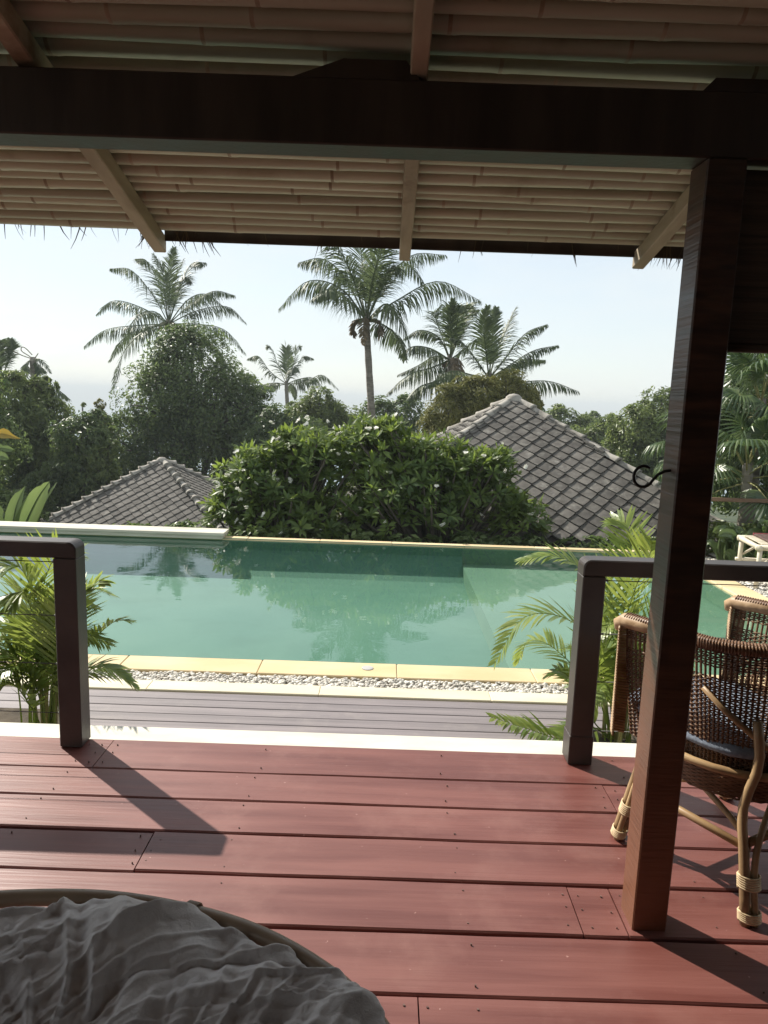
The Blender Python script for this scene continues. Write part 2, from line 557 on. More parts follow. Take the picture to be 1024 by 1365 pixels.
MAT['bench_bamboo'] = surf('pale_bamboo', (0.50, 0.44, 0.33), (0.62, 0.56, 0.44), scale=(3, 3, 3), rough=0.5, bump=0.15, var=0.12)
MAT['mat'] = surf('dark_woven_mat', (0.05, 0.03, 0.025), (0.10, 0.06, 0.05), scale=(30, 6, 6), rough=0.9, bump=0.3)
MAT['fence'] = surf('fence_wood', (0.11, 0.065, 0.04), (0.19, 0.115, 0.07), scale=(3, 20, 20), rough=0.65, bump=0.3)
MAT['plank'] = surf('weathered_plank', (0.40, 0.37, 0.30), (0.58, 0.55, 0.46), scale=(1.2, 12, 12), rough=0.7, bump=0.4, bscale=(3, 60, 60), bdist=0.004)
MAT['blind'] = surf('bamboo_blind', (0.05, 0.034, 0.023), (0.10, 0.068, 0.045), scale=(2, 6, 60), rough=0.7, bump=0.2)
MAT['wall'] = surf('timber_wall', (0.09, 0.055, 0.035), (0.14, 0.09, 0.055), scale=(2, 2, 12), rough=0.7, bump=0.2)
MAT['nail'] = surf('nail_head', (0.10, 0.055, 0.045), (0.18, 0.11, 0.09), scale=(40, 40, 40), rough=0.6, bump=0)
MAT['grey_lid'] = surf('grey_plastic', (0.35, 0.34, 0.33), (0.42, 0.41, 0.40), rough=0.6, bump=0.1)


def cushion_material():
    m, n, l, out = mat_new('grey_linen')
    p = n.new('ShaderNodeBsdfPrincipled')
    p.inputs['Roughness'].default_value = 0.85
    p.inputs['Specular IOR Level'].default_value = 0.25
    p.inputs['Sheen Weight'].default_value = 0.25
    p.inputs['Sheen Roughness'].default_value = 0.4
    l.new(p.outputs['BSDF'], out.inputs['Surface'])
    tc = n.new('ShaderNodeTexCoord')
    no = n.new('ShaderNodeTexNoise')
    no.inputs['Scale'].default_value = 9
    no.inputs['Detail'].default_value = 9
    no.inputs['Roughness'].default_value = 0.7
    l.new(tc.outputs['Object'], no.inputs['Vector'])
    r = n.new('ShaderNodeValToRGB')
    r.color_ramp.elements[0].position = 0.3
    r.color_ramp.elements[0].color = (0.46, 0.425, 0.41, 1)
    r.color_ramp.elements[1].position = 0.72
    r.color_ramp.elements[1].color = (0.72, 0.68, 0.66, 1)
    l.new(no.outputs['Fac'], r.inputs['Fac'])
    l.new(r.outputs['Color'], p.inputs['Base Color'])
    nb = n.new('ShaderNodeTexNoise')
    nb.inputs['Scale'].default_value = 45
    nb.inputs['Detail'].default_value = 9
    nb.inputs['Roughness'].default_value = 0.75
    nb.inputs['Distortion'].default_value = 0.8
    l.new(tc.outputs['Object'], nb.inputs['Vector'])
    b = n.new('ShaderNodeBump')
    b.inputs['Strength'].default_value = 0.8
    b.inputs['Distance'].default_value = 0.006
    l.new(nb.outputs['Fac'], b.inputs['Height'])
    l.new(b.outputs['Normal'], p.inputs['Normal'])
    return m


def water_material():
    m, n, l, out = mat_new('pool_water')
    tr = n.new('ShaderNodeBsdfTransparent')
    tr.inputs['Color'].default_value = (0.90, 0.985, 0.955, 1)
    gl = n.new('ShaderNodeBsdfGlossy')
    gl.inputs['Roughness'].default_value = 0.0
    lw = n.new('ShaderNodeLayerWeight')
    lw.inputs['Blend'].default_value = 0.5
    pw = n.new('ShaderNodeMath')
    pw.operation = 'POWER'
    pw.inputs[1].default_value = 5.0
    fr = n.new('ShaderNodeMath')
    fr.operation = 'MULTIPLY_ADD'
    fr.inputs[1].default_value = 0.94
    fr.inputs[2].default_value = 0.06
    l.new(lw.outputs['Facing'], pw.inputs[0])
    l.new(pw.outputs['Value'], fr.inputs[0])
    tc = n.new('ShaderNodeTexCoord')
    mp = n.new('ShaderNodeMapping')
    mp.inputs['Scale'].default_value = (3.0, 5.0, 1)
    no = n.new('ShaderNodeTexNoise')
    no.inputs['Scale'].default_value = 1.0
    no.inputs['Detail'].default_value = 3
    b = n.new('ShaderNodeBump')
    b.inputs['Strength'].default_value = 0.028
    b.inputs['Distance'].default_value = 0.03
    mx = n.new('ShaderNodeMixShader')
    l.new(tc.outputs['Object'], mp.inputs['Vector'])
    l.new(mp.outputs['Vector'], no.inputs['Vector'])
    l.new(no.outputs['Fac'], b.inputs['Height'])
    l.new(b.outputs['Normal'], gl.inputs['Normal'])
    l.new(fr.outputs['Value'], mx.inputs['Fac'])
    l.new(tr.outputs['BSDF'], mx.inputs[1])
    l.new(gl.outputs['BSDF'], mx.inputs[2])
    l.new(mx.outputs['Shader'], out.inputs['Surface'])
    return m


def sea_material():
    return surf('sea_water', (0.16, 0.24, 0.28), (0.19, 0.28, 0.32), scale=(0.002, 0.004, 1), rough=0.35, bump=0.3, bscale=(0.03, 0.08, 1), bdist=1.0)


MAT['linen'] = cushion_material()
MAT['water'] = water_material()
MAT['sea'] = sea_material()

# ------------------------------------------------------------------ setting: terrain, sea
GZ = -0.60


def ground_z(x, y):
    s = max(0.0, y - 10.9)
    z = GZ - min(s, 1.5) * 0.9 - max(0, s - 1.5) * 0.10
    if y > 80:
        z -= (y - 80) * 0.10
    if y < 10.9:
        s2 = max(0, -x - 8)
        z -= s2 * 0.1
    return max(z + 0.12 * mnoise.noise(Vector((x * 0.15, y * 0.15, 0))) * min(1, s), -60)


mb = MB()
xs = sorted(set([-700, -400, -220, -130, -80] + list(range(-56, 57, 4)) + [80, 130, 220, 400, 700]))
ys = sorted(set([-60, -20, -8, 0, 3, 5.0, 10.31, 10.9, 11.4, 12, 12.4, 14] + list(range(16, 82, 4)) + [100, 130, 170, 220, 300, 420, 560, 700]))
# the pool's hole is left open in the sheet
xs = sorted(set(xs + [-7.0, 4.06]))
ys = sorted(set(ys + [5.33]))
V, F = [], []
for y in ys:
    for x in xs:
        V.append((x, y, ground_z(x, y)))
nx = len(xs)
for j in range(len(ys) - 1):
    for i in range(nx - 1):
        if xs[i] >= -7.01 and xs[i + 1] <= 4.07 and ys[j] >= 5.3 and ys[j + 1] <= 10.35:
            continue
        F.append((j * nx + i, j * nx + i + 1, (j + 1) * nx + i + 1, (j + 1) * nx + i))
mb.add(V, F)
tag(mb.build('ground', MAT['ground'], smooth=True), kind='structure')

mb = MB()
SEA = -48.0
sy = [350, 700, 1500, 3000, 6000, 12000, 20000]
V, F = [], []
for j, y in enumerate(sy):
    for i in range(9):
        V.append(((i - 4) / 4 * 20000, y, SEA - (y / 6371000.0) * y / 2))
for j in range(len(sy) - 1):
    for i in range(8):
        F.append((j * 9 + i, j * 9 + i + 1, (j + 1) * 9 + i + 1, (j + 1) * 9 + i))
mb.add(V, F)
tag(mb.build('sea', MAT['sea']), kind='structure')

# ------------------------------------------------------------------ upper deck (red boards)
deck = empty('deck', (0, 0, 0))
tag(deck, kind='structure')
mb = MB()
mb.box(-4.2, 3.6, -2.6, 3.09, -0.40, -0.042)
mb.build('deck_frame', MAT['dark_wood'], deck)
rows = [3.105, 2.845, 2.63, 2.411, 2.182, 1.951, 1.715, 1.485, 1.255, 1.02, 0.79, 0.56, 0.33, 0.10, -0.13, -0.36, -0.6, -0.84, -1.08, -1.32, -1.56,
        -1.8, -2.04, -2.28, -2.52]
joints = {0: [-1.21], 1: [-2.4, 0.98], 2: [-3.0, 2.2], 3: [-0.80, 1.9], 4: [0.66, 0.80], 5: [-1.9, 2.4], 6: [0.14], 7: [-1.2, 1.6], 8: [0.5]}
board_bm = {}
for i in range(len(rows) - 1):
    js = joints.get(i, [random.uniform(-2, 2)])
    edges = [-4.2] + js + [3.6]
    for a, b in zip(edges[:-1], edges[1:]):
        g = {0: 0.002, 1: 0.0035, 2: 0.006, 3: 0.006, 4: 0.0045, 5: 0.005}.get(i, 0.004)
        dz = random.uniform(-0.004, 0.003) - (0.003 if i == 3 and b < 0 else 0)
        m = MB()
        y0, y1 = rows[i + 1] + g, rows[i] - g
        L, Wd = (b - a) / 2 - (0.0035 if i == 3 else 0.002), (y1 - y0) / 2
        # slightly wavy long edges, chamfered
        n = max(2, int((b - a) / 0.22))
        V = []
        for k in range(n + 1):
            x = -L + 2 * L * k / n
            w0 = random.uniform(-0.0014, 0.0014)
            w1 = random.uniform(-0.0014, 0.0014)
            h = random.uniform(-0.0008, 0.0008)
            V += [(x, -Wd + w0, -0.04), (x, -Wd + w0, -0.005 + h), (x, -Wd + 0.005 + w0, h), (x, Wd - 0.005 + w1, h), (x, Wd + w1, -0.005 + h), (x, Wd + w1, -0.04)]
        Fc = []
        for k in range(n):
            o, q = k * 6, (k + 1) * 6
            for c in range(5):
                Fc.append((o + c, q + c, q + c + 1, o + c + 1))
        Fc.append((0, 1, 2, 3, 4, 5))
        Fc.append(tuple(n * 6 + c for c in (5, 4, 3, 2, 1, 0)))
        m.add(V, Fc)
        o = m.build('board', MAT['deck'], deck, loc=((a + b) / 2, (y0 + y1) / 2, dz))
# nails
mb = MB()
for i in range(9):
    js = joints.get(i, [])
    for xj in [-2.9, -2.1, -1.3, -0.5, 0.3, 1.1, 1.9] + js:
        for d in ((-0.03, 0.03) if xj in js else (0.0,)):
            for q in (0.2, 0.5, 0.8):
                if xj not in js and q == 0.5:
                    continue
                y = rows[i + 1] + (rows[i] - rows[i + 1]) * q + random.uniform(-0.012, 0.012)
                x = xj + d + random.uniform(-0.012, 0.012)
                rr = random.uniform(0.002, 0.0034)
                V = [(x + rr * math.cos(t * math.pi / 3), y + rr * math.sin(t * math.pi / 3), z) for z in (-0.003, 0.0045) for t in range(6)]
                mb.add(V, [(6, 7, 8, 9, 10, 11)] + [(t, (t + 1) % 6, 6 + (t + 1) % 6, 6 + t) for t in range(6)])
tag(mb.build('nail_heads', MAT['nail'], deck), kind='stuff')

# white rendered kerb along the deck's edge (top of the retaining wall)
kerb = MB()
kerb.box(-4.2, 3.6, 3.112, 3.262, -0.62, -0.012, 0.006)
tag(kerb.build('deck_kerb', MAT['white_kerb']), kind='structure')
mb = MB()
mb.box(-4.2, 3.6, 3.268, 3.80, -0.75, -0.47)
mb.box(-4.2, -1.95, 3.80, 4.32, -0.75, -0.44)
mb.box(1.12, 3.6, 3.80, 4.32, -0.75, -0.44)
tag(mb.build('planting_bed', MAT['soil']), kind='structure')

# lower deck (grey boards)
ld = empty('lower_deck', (0, 0, -0.45))
tag(ld, kind='structure')
mb = MB()
mb.box(-4.6, 3.9, 3.81, 4.675, -0.2, -0.031)
mb.build('deck_frame', MAT['dark_wood'], ld)
y = 4.680
lb = MB()
lb.box(-4.25, 4.25, -0.0535, 0.0535, -0.03, 0.0, 0.003)
lme = lb.mesh('board', MAT['lower_deck'])
while y > 3.85:
    put('board', lme, ld, (-0.35 + random.uniform(-0.02, 0.02), y - 0.0565, random.uniform(-0.001, 0.001)))
    y -= 0.113

# cream kerb between boards and gravel
ck = empty('cream_kerb', (0, 0, -0.45))
tag(ck, kind='structure')
x = -5.2
while x < 4.0:
    w = 1.2
    m = MB()
    m.box(x + 0.001, x + w - 0.001, 4.684, 4.845, -0.2, 0.012 + random.uniform(-0.001, 0.001), 0.004)
    m.build('slab', MAT['cream_stone'], ck)
    x += w

# ------------------------------------------------------------------ pool
X0, X1, Y0, Y1 = -7.0, 4.05, 5.34, 10.10
pool = empty('pool', (0, 0, -0.45))
tag(pool, kind='structure')
m = MB()
WZ, FZ, SZ, XS = -0.026, -0.50, -0.27, 1.17
CV = -0.16                                        # below this the far and near walls run into the floor in a cove
cove = [(Y1, 0.0), (Y1, CV), (Y1 - 0.10, CV - 0.10), (Y1 - 0.24, CV - 0.20), (Y1 - 0.42, CV - 0.29), (Y1 - 0.62, FZ + 0.02), (Y1 - 0.85, FZ)]
prof = cove + [(Y0, FZ), (Y0, 0.0)]
V = [(X0, yy, zz) for yy, zz in prof] + [(XS, yy, zz) for yy, zz in prof]
n_ = len(prof)
m.add(V, [(i, i + 1, n_ + i + 1, n_ + i) for i in range(n_ - 1)] + [tuple(range(n_))])
m.build('basin', MAT['pool'], pool)
m = MB()
m.add([(XS, Y0, FZ), (XS, Y1, FZ), (XS, Y1, SZ), (XS, Y0, SZ), (X1, Y0, SZ), (X1, Y1, SZ), (X1, Y0, 0), (X1, Y1, 0), (XS, Y0, 0), (XS, Y1, 0)],
      [(0, 3, 2, 1), (3, 4, 5, 2), (4, 6, 7, 5), (3, 8, 6, 4), (2, 5, 7, 9)])
m.build('shelf', MAT['pool_shelf'], pool)
# coping slabs
x = -7.2
k = 0
while x < X1 + 0.30:
    w = min(1.05, X1 + 0.30 - x)
    m = MB()
    m.box(x + 0.0015, x + w - 0.0015, 5.068, Y0 + 0.008, -0.04, 0.0 + random.uniform(-0.0015, 0.0015), 0.006)
    m.build('coping_slab', MAT['yellow_stone'], pool)
    m = MB()
    m.box(x + 0.0015, x + w - 0.0015, Y1 - 0.008, Y1 + 0.20, -0.032, -0.012 + random.uniform(-0.0015, 0.0015), 0.006)
    m.build('coping_slab', MAT['yellow_stone'], pool)
    x += w
y = Y0 + 0.012
while y < Y1 - 0.02:
    w = min(0.95, Y1 - 0.012 - y)
    m = MB()
    m.box(X1 - 0.008, X1 + 0.298, y + 0.0015, y + w - 0.0015, -0.04, random.uniform(-0.0015, 0.0015), 0.006)
    m.build('coping_slab', MAT['yellow_stone'], pool)
    y += w
m = MB()
lp = on(490, 891, -0.45)
V, F = [], []
for r_, z_ in ((0.045, 0.0), (0.045, 0.006), (0.036, 0.008)):
    for t in range(20):
        V.append((lp.x + r_ * math.cos(t * math.pi / 10), lp.y + r_ * math.sin(t * math.pi / 10), z_))
for r_ in range(2):
    for t in range(20):
        F.append((r_ * 20 + t, r_ * 20 + (t + 1) % 20, r_ * 20 + 20 + (t + 1) % 20, r_ * 20 + 20 + t))
F.append(tuple(40 + t for t in range(20)))
m.add(V, F)
m.build('cover_cap', MAT['grey_lid'], pool)

m = MB()
m.add([(X0 + 0.001, Y0 + 0.001, 0), (X1 - 0.001, Y0 + 0.001, 0), (X1 - 0.001, Y1 - 0.001, 0), (X0 + 0.001, Y1 - 0.001, 0)], [(0, 1, 2, 3)])
tag(m.build('water', MAT['water'], loc=(0, 0, -0.45 + WZ)), kind='structure')

# pebbles
ico_v, ico_f = [], []
ph = (1 + 5 ** 0.5) / 2
for a, b in ((-1, ph), (1, ph), (-1, -ph), (1, -ph)):
    ico_v.append((a, b, 0))
for a, b in ((-1, ph), (1, ph), (-1, -ph), (1, -ph)):
    ico_v.append((0, a, b))
for a, b in ((-1, ph), (1, ph), (-1, -ph), (1, -ph)):
    ico_v.append((b, 0, a))
ico_v = np.array(ico_v) / math.sqrt(1 + ph * ph)
ico_f = np.array([(0, 11, 5), (0, 5, 1), (0, 1, 7), (0, 7, 10), (0, 10, 11), (1, 5, 9), (5, 11, 4), (11, 10, 2), (10, 7, 6), (7, 1, 8), (3, 9, 4), (3, 4, 2),
                  (3, 2, 6), (3, 6, 8), (3, 8, 9), (4, 9, 5), (2, 4, 11), (6, 2, 10), (8, 6, 7), (9, 8, 1)])


def pebbles(regions):
    Vs, Fs, o = [], [], 0
    for (x0, x1, y0, y1, z, n, r) in regions:
        c = np.c_[rng.uniform(x0, x1, n), rng.uniform(y0, y1, n), z + rng.uniform(-0.012, 0.012, n)]
        for i in range(n):
            sc = r * rng.uniform(0.6, 1.25, 3) * np.array([1.15, 1.0, 0.7])
            an = rng.uniform(0, 6.28)
            ca, sa = math.cos(an), math.sin(an)
            v = ico_v * sc * rng.uniform(0.9, 1.1, (12, 1))
            v = np.c_[v[:, 0] * ca - v[:, 1] * sa, v[:, 0] * sa + v[:, 1] * ca, v[:, 2]] + c[i]
            Vs.append(v)
            Fs.append(ico_f + o)
            o += 12
    return fast_mesh('pebbles', np.concatenate(Vs), np.concatenate(Fs), MAT['pebble'], smooth=True)


tag(put('pebbles', pebbles([(-3.4, 3.2, 4.86, 5.055, -0.468, 5200, 0.0165), (4.37, 4.78, 5.5, 9.9, -0.468, 3600, 0.02)])),
    'white pebbles filling the drain strip beside the pool coping', 'pebbles', kind='stuff')
m = MB()
m.box(-5.2, 4.04, 4.848, 5.064, -0.7, -0.478)
m.box(4.352, 4.80, 5.07, 10.3, -0.7, -0.478)
tag(m.build('gravel_bed', MAT['soil']), kind='structure')
path = empty('path', (0, 0, -0.45))
tag(path, kind='structure')
y = 5.1
while y < 10.0:
    m = MB()
    m.box(4.805, 5.5, y + 0.002, y + 0.8 - 0.002, -0.2, -0.002, 0.005)
    m.build('slab', MAT['white_kerb'], path)
    y += 0.8

# pale plank along the far left pool edge
pl = empty('plank', (-2.26, 10.2, -0.45))
tag(pl, 'long pale weathered plank lying along the far pool edge', 'plank')
m = MB()
m.box(-4.9, 0, -0.20, 0.16, 0.045, 0.085, 0.005)
m.build('top_board', MAT['plank'], pl)
m = MB()
m.box(-4.9, -0.03, -0.17, 0.14, -0.01, 0.043, 0.003)
m.build('under_board', MAT['plank'], pl)

# ------------------------------------------------------------------ pavilion (posts, beam, roof)
SL = 0.23
EY, EZ = 3.08, 2.178


def roof_z(y):
    return EZ + SL * (EY - y)


pav = empty('pavilion', (0.87, 2.04, 0))
tag(pav, 'open timber pavilion with bamboo ceiling, dark beam and square post', 'pavilion')


def pbuild(m, name, mat, par=None, smooth=False):
    """build in world coordinates under the pavilion"""
    o = m.build(name, mat, pav if par is None else par, smooth)
    if par is None:
        o.location = (-0.87, -2.04, 0)
    return o


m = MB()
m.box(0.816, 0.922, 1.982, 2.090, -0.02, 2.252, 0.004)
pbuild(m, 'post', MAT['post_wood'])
m = MB()
m.box(-4.1, 3.5, 1.985, 2.088, 2.252, 2.415, 0.004)
pbuild(m, 'beam', MAT['dark_wood'])


def corbel(x0, x1, z1, ch):
    m = MB()
    ya, yb = 1.990, 2.083
    prof = [(x0, 2.4155), (x0 + ch, z1), (x1 - ch * 0.3, z1), (x1, 2.4155)]
    V = [(px, ya, pz) for px, pz in prof] + [(px, yb, pz) for px, pz in prof]
    m.add(V, [(3, 2, 1, 0), (4, 5, 6, 7), (0, 1, 5, 4), (1, 2, 6, 5), (2, 3, 7, 6), (3, 0, 4, 7)])
    pbuild(m, 'corbel', MAT['dark_wood'])


corbel(-0.27, 0.06, 2.462, 0.13)
corbel(0.79, 1.0, 2.447, 0.03)
# far corner post out of frame carries the beam's other end
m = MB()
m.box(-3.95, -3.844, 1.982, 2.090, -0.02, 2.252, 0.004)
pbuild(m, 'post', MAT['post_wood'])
m = MB()
m.box(-4.1, 3.5, -2.55, -2.45, 0, 2.65)
m.box(3.40, 3.5, -2.45, 1.2, 0, 2.65)
pbuild(m, 'wall', MAT['wall'])

roof = empty('roof')
roof.parent = pav
roof.location = (-0.87, -2.04, 0)
for xr, w in ((-2.98, 0.05), (-1.965, 0.05), (-0.965, 0.052), (0.055, 0.046), (1.03, 0.05), (2.05, 0.05), (3.05, 0.05)):
    m = MB()
    h = 0.062
    ya, yb = 3.10, -2.4
    xa, xb = xr - w / 2, xr + w / 2
    za, zb = roof_z(ya), roof_z(yb)
    e = 0.004
    V = []
    for yy, z in ((ya, za), (yb, zb)):
        V += [(xa, yy, z + e), (xa + e, yy, z), (xb - e, yy, z), (xb, yy, z + e), (xb, yy, z + h), (xa, yy, z + h)]
    m.add(V, [(0, 5, 4, 3, 2, 1), (6, 7, 8, 9, 10, 11)] + [(i, i + 1, 7 + i, 6 + i) for i in range(5)] + [(5, 0, 6, 11)])
    m.build('rafter', MAT['rafter'], roof)
# bamboo poles, one by one, laid across the rafters
y = 3.072
pole_i = 0
while y > 0.9:
    d = random.uniform(0.044, 0.070) if y > 2.2 else random.uniform(0.056, 0.082)
    y -= d / 2
    z = roof_z(y) + 0.063 + d / 2 + random.uniform(0, 0.003)
    m = MB()
    npt = 60
    pts, rad = [], []
    taper = random.choice((-1, 1)) * random.uniform(0.06, 0.16)
    node = random.uniform(0.34, 0.62)
    ph0 = random.uniform(0, node)
    bend = random.uniform(-0.011, 0.011)
    nxt = []
    x = -4.05
    xsn = set()
    q = -4.05 + ph0
    stations = [-4.05]
    while q < 3.45:
        for dxx, kk in ((-0.03, 1.0), (-0.008, 1.03), (-0.003, 1.075), (0.003, 1.02), (0.010, 1.05), (0.03, 1.0)):
            stations.append((q + dxx, kk))
        q += node * random.uniform(0.75, 1.25)
    stations.append(3.45)
    for s_ in stations:
        xx, kk = s_ if isinstance(s_, tuple) else (s_, 1.0)
        if pts and xx <= pts[-1][0]:
            continue
        tt = (xx + 0.3) / 3.75
        pts.append((xx, y + bend * math.sin(xx * 1.7 + pole_i) + 0.002 * math.sin(5 * xx + pole_i), z + 0.004 * math.sin(xx * 1.9 + pole_i * 1.7)))
        rad.append((d / 2) * (1 + taper * tt) * kk * 0.985)
    m.tube(pts, rad, n=12)
    nodes_x = [s_[0] for s_ in stations if isinstance(s_, tuple) and s_[1] == 1.075]
    for fi, f_ in enumerate(m.f[:-2]):
        xa_ = (m.v[f_[0]][0] + m.v[f_[2]][0]) / 2
        if any(-0.009 < xa_ - q_ < 0.008 for q_ in nodes_x):
            m.m[fi] = 1
    m.build('bamboo_pole', [MAT['bamboo'], MAT['bamboo_node']], roof, smooth=True)
    y -= d / 2
    pole_i += 1
# thatch above the poles
m = MB()
ridge_y = -0.4
V = [(-4.2, 3.03, roof_z(3.03) + 0.125), (3.6, 3.03, roof_z(3.03) + 0.125), (3.6, ridge_y, roof_z(ridge_y) + 0.145), (-4.2, ridge_y, roof_z(ridge_y) + 0.145),
     (3.6, -3.2, roof_z(ridge_y) - 0.40), (-4.2, -3.2, roof_z(ridge_y) - 0.40)]
V2 = [(v[0], v[1], v[2] + 0.16) for v in V]
m.add(V + V2, [(0, 3, 2, 1), (3, 5, 4, 2), (6, 7, 8, 9), (9, 8, 10, 11), (0, 1, 7, 6), (4, 5, 11, 10), (1, 2, 8, 7), (2, 4, 10, 8), (3, 0, 6, 9), (5, 3, 9, 11)])
m.build('thatch', MAT['thatch'], roof)
m = MB()
m.box(-0.941, 3.4, 3.084, 3.097, EZ + 0.040, EZ + 0.092, 0.002)
m.build('eave_batten', MAT['dark_wood'], roof)
# hanging thatch strands
Vs, Fs, o = [], [], 0
spots = [(random.uniform(-4, 3.4), random.uniform(0.02, 0.075), 1) for _ in range(150)]
for cx, n in ((-0.99, 7), (-1.02, 5), (-0.86, 12), (-0.80, 7), (1.16, 15), (1.2, 10), (1.12, 6), (-1.35, 4), (0.75, 4), (-0.3, 4), (0.35, 5)):
    spots += [(cx + random.gauss(0, 0.025), random.uniform(0.03, 0.11), 1.5) for _ in range(n)]
for x, L, wk in spots:
    w = random.uniform(0.0012, 0.0035) * wk
    yb = 3.062 + random.uniform(0.0, 0.06)
    z0 = EZ + 0.16
    dx, dy = random.gauss(0, 0.3), random.gauss(0.05, 0.15)
    Lh = L + 0.08
    p = [np.array((x, yb, z0))]
    for s_ in range(1, 5):
        t = s_ / 4
        p.append(np.array((x + dx * Lh * t * t * 0.6, yb + dy * Lh * t, z0 - Lh * t * (1 - 0.1 * t))))
    for i, q in enumerate(p):
        ww = w * (1 - (i / 4) ** 2 * 0.85)
        Vs += [q + (-ww, 0, 0), q + (ww, 0.001, 0)]
    for i in range(4):
        Fs.append((o + 2 * i, o + 2 * i + 1, o + 2 * i + 3, o + 2 * i + 2))
    o += 10
tag(put('thatch_fringe', fast_mesh('thatch_fringe', np.array(Vs), np.array(Fs), MAT['thatch']), roof), kind='stuff')

# blind right of the post
bl = empty('roller_blind', (1.662, 2.045, 1.77))
tag(bl, 'dark bamboo roller blind hanging beside the square post', 'blind')
m = MB()
z = 0.02
while z < 0.47:
    m.box(-0.735, 0.75, -0.003 + random.uniform(-0.001, 0.001), 0.003, z, z + 0.0092)
    z += 0.0096
tag(m.build('slats', MAT['blind'], bl), kind='stuff')
m = MB()
m.box(-0.73, 0.745, 0.004, 0.006, 0.015, 0.476)
m.build('backing_cloth', MAT['blind'], bl)
m = MB()
m.tube([(-0.74, 0, 0.005), (0.75, 0, 0.005)], 0.012, 10)
m.build('bottom_rod', MAT['blind'], bl, smooth=True)
for xr in (-0.55, 0.1, 0.6):
    m = MB()
    m.tube([(xr, -0.012, 0.0), (xr, -0.012, 0.24), (xr + 0.002, -0.012, 0.475)], 0.003, 6)
    m.build('cord', MAT['binding'], bl, smooth=True)

# iron hook on the post
hk = MB()
c = Vector((0.745, 2.03, 1.407))
pts = [(0.822, 2.03, 1.428), (0.80, 2.03, 1.425), (0.782, 2.03, 1.415)]
for i in range(17):
    a = R(-25 - i * 17.5)
    pts.append((0.745 + 0.028 * math.cos(a) - 0.004, 2.03, 1.408 + 0.03 * math.sin(a)))
hk.tube(pts, [0.0045] * (len(pts) - 1) + [0.003], 8)
hko = MB()
hko.v, hko.f, hko.m = [(v[0] - 0.815, v[1] - 2.03, v[2] - 1.428) for v in hk.v], hk.f, hk.m
tag(hko.build('hook', MAT['black_metal'], smooth=True, loc=(0.815, 2.03, 1.428)), 'black iron hook screwed into the side of the wooden post', 'hook')


# ------------------------------------------------------------------ railings
def railing(x_post, x_end, label, sleeve):
    s = 1 if x_end > x_post else -1
    e = empty('railing', (x_post, 3.06, 0))
    tag(e, label, 'railing', 'cable railings at the deck edge')
    H = 0.945
    m = MB()
    m.box(-0.05, 0.05, -0.05, 0.05, 0, H - 0.073, 0.004)
    m.build('post', MAT['rail_wood'], e)
    if sleeve:
        m = MB()
        m.box(-0.054, 0.054, -0.054, 0.054, 0.0, 0.135, 0.003)
        m.build('post_sleeve', MAT['rail_wood'], e)
    # top rail with a rounded outer corner
    m = MB()
    r = 0.035
    prof = [(-s * 0.05, H - 0.072)]
    for i in range(7):
        a = R(90 * i / 6)
        prof.append((-s * (0.05 - r + r * math.cos(a)), H - r + r * math.sin(a)))
    Lr = abs(x_end - x_post)
    prof += [(s * Lr, H), (s * Lr, H - 0.072)]
    n = len(prof)
    b = 0.005
    V = []
    cx_ = s * Lr / 2
    for yy, k in ((-0.05, 1), (-0.05 + b, 0), (0.05 - b, 0), (0.05, 1)):
        for px_, pz_ in prof:
            if k:
                V.append((px_ + (b if px_ < cx_ else -b), yy, pz_ + (b if pz_ < H - 0.05 else -b)))
            else:
                V.append((px_, yy, pz_))
    F = [tuple(range(n)), tuple(3 * n + i for i in range(n))[::-1]]
    for k in range(3):
        for i in range(n):
            j = (i + 1) % n
            F.append((k * n + i, k * n + j, (k + 1) * n + j, (k + 1) * n + i))
    m.add(V, F)
    m.build('top_rail', MAT['rail_wood'], e, recalc=True)
    for z in (0.845, 0.60, 0.375, 0.14):
        m = MB()
        m.tube([(s * 0.045, 0, z), (s * Lr, 0, z)], 0.0022, 6)
        m.build('cable', MAT['steel'], e, smooth=True)
        m = MB()
        m.tube([(s * 0.048, 0, z), (s * 0.075, 0, z)], 0.005, 8)
        m.build('cable_fitting', MAT['steel'], e, smooth=True)
    return e


railing(-1.372, -4.1, 'dark wood and cable railing in front of the palm beside the plank', False)
railing(0.928, 3.3, 'dark wood and cable railing behind the square post and wicker chair', True)


# ------------------------------------------------------------------ palms: frond builder
def bez(pts, n):
    P = [np.array(p, float) for p in pts]
    out = []
    for i in range(n + 1):
        t = i / n
        Q = list(P)
        while len(Q) > 1:
            Q = [Q[j] * (1 - t) + Q[j + 1] * t for j in range(len(Q) - 1)]
        out.append(Q[0])
    return np.array(out)


def cr(pts, n):
    """smooth curve THROUGH the points"""
    P = [np.array(p, float) for p in pts]
    P = [2 * P[0] - P[1]] + P + [2 * P[-1] - P[-2]]
    out = []
    segs = len(P) - 3
    for i in range(n + 1):
        u = i / n * segs
        k = min(int(u), segs - 1)
        t = u - k
        a, b, c, d = P[k], P[k + 1], P[k + 2], P[k + 3]
        out.append(0.5 * (2 * b + (c - a) * t + (2 * a - 5 * b + 4 * c - d) * t * t + (3 * b - a - 3 * c + d) * t ** 3))
    return np.array(out)


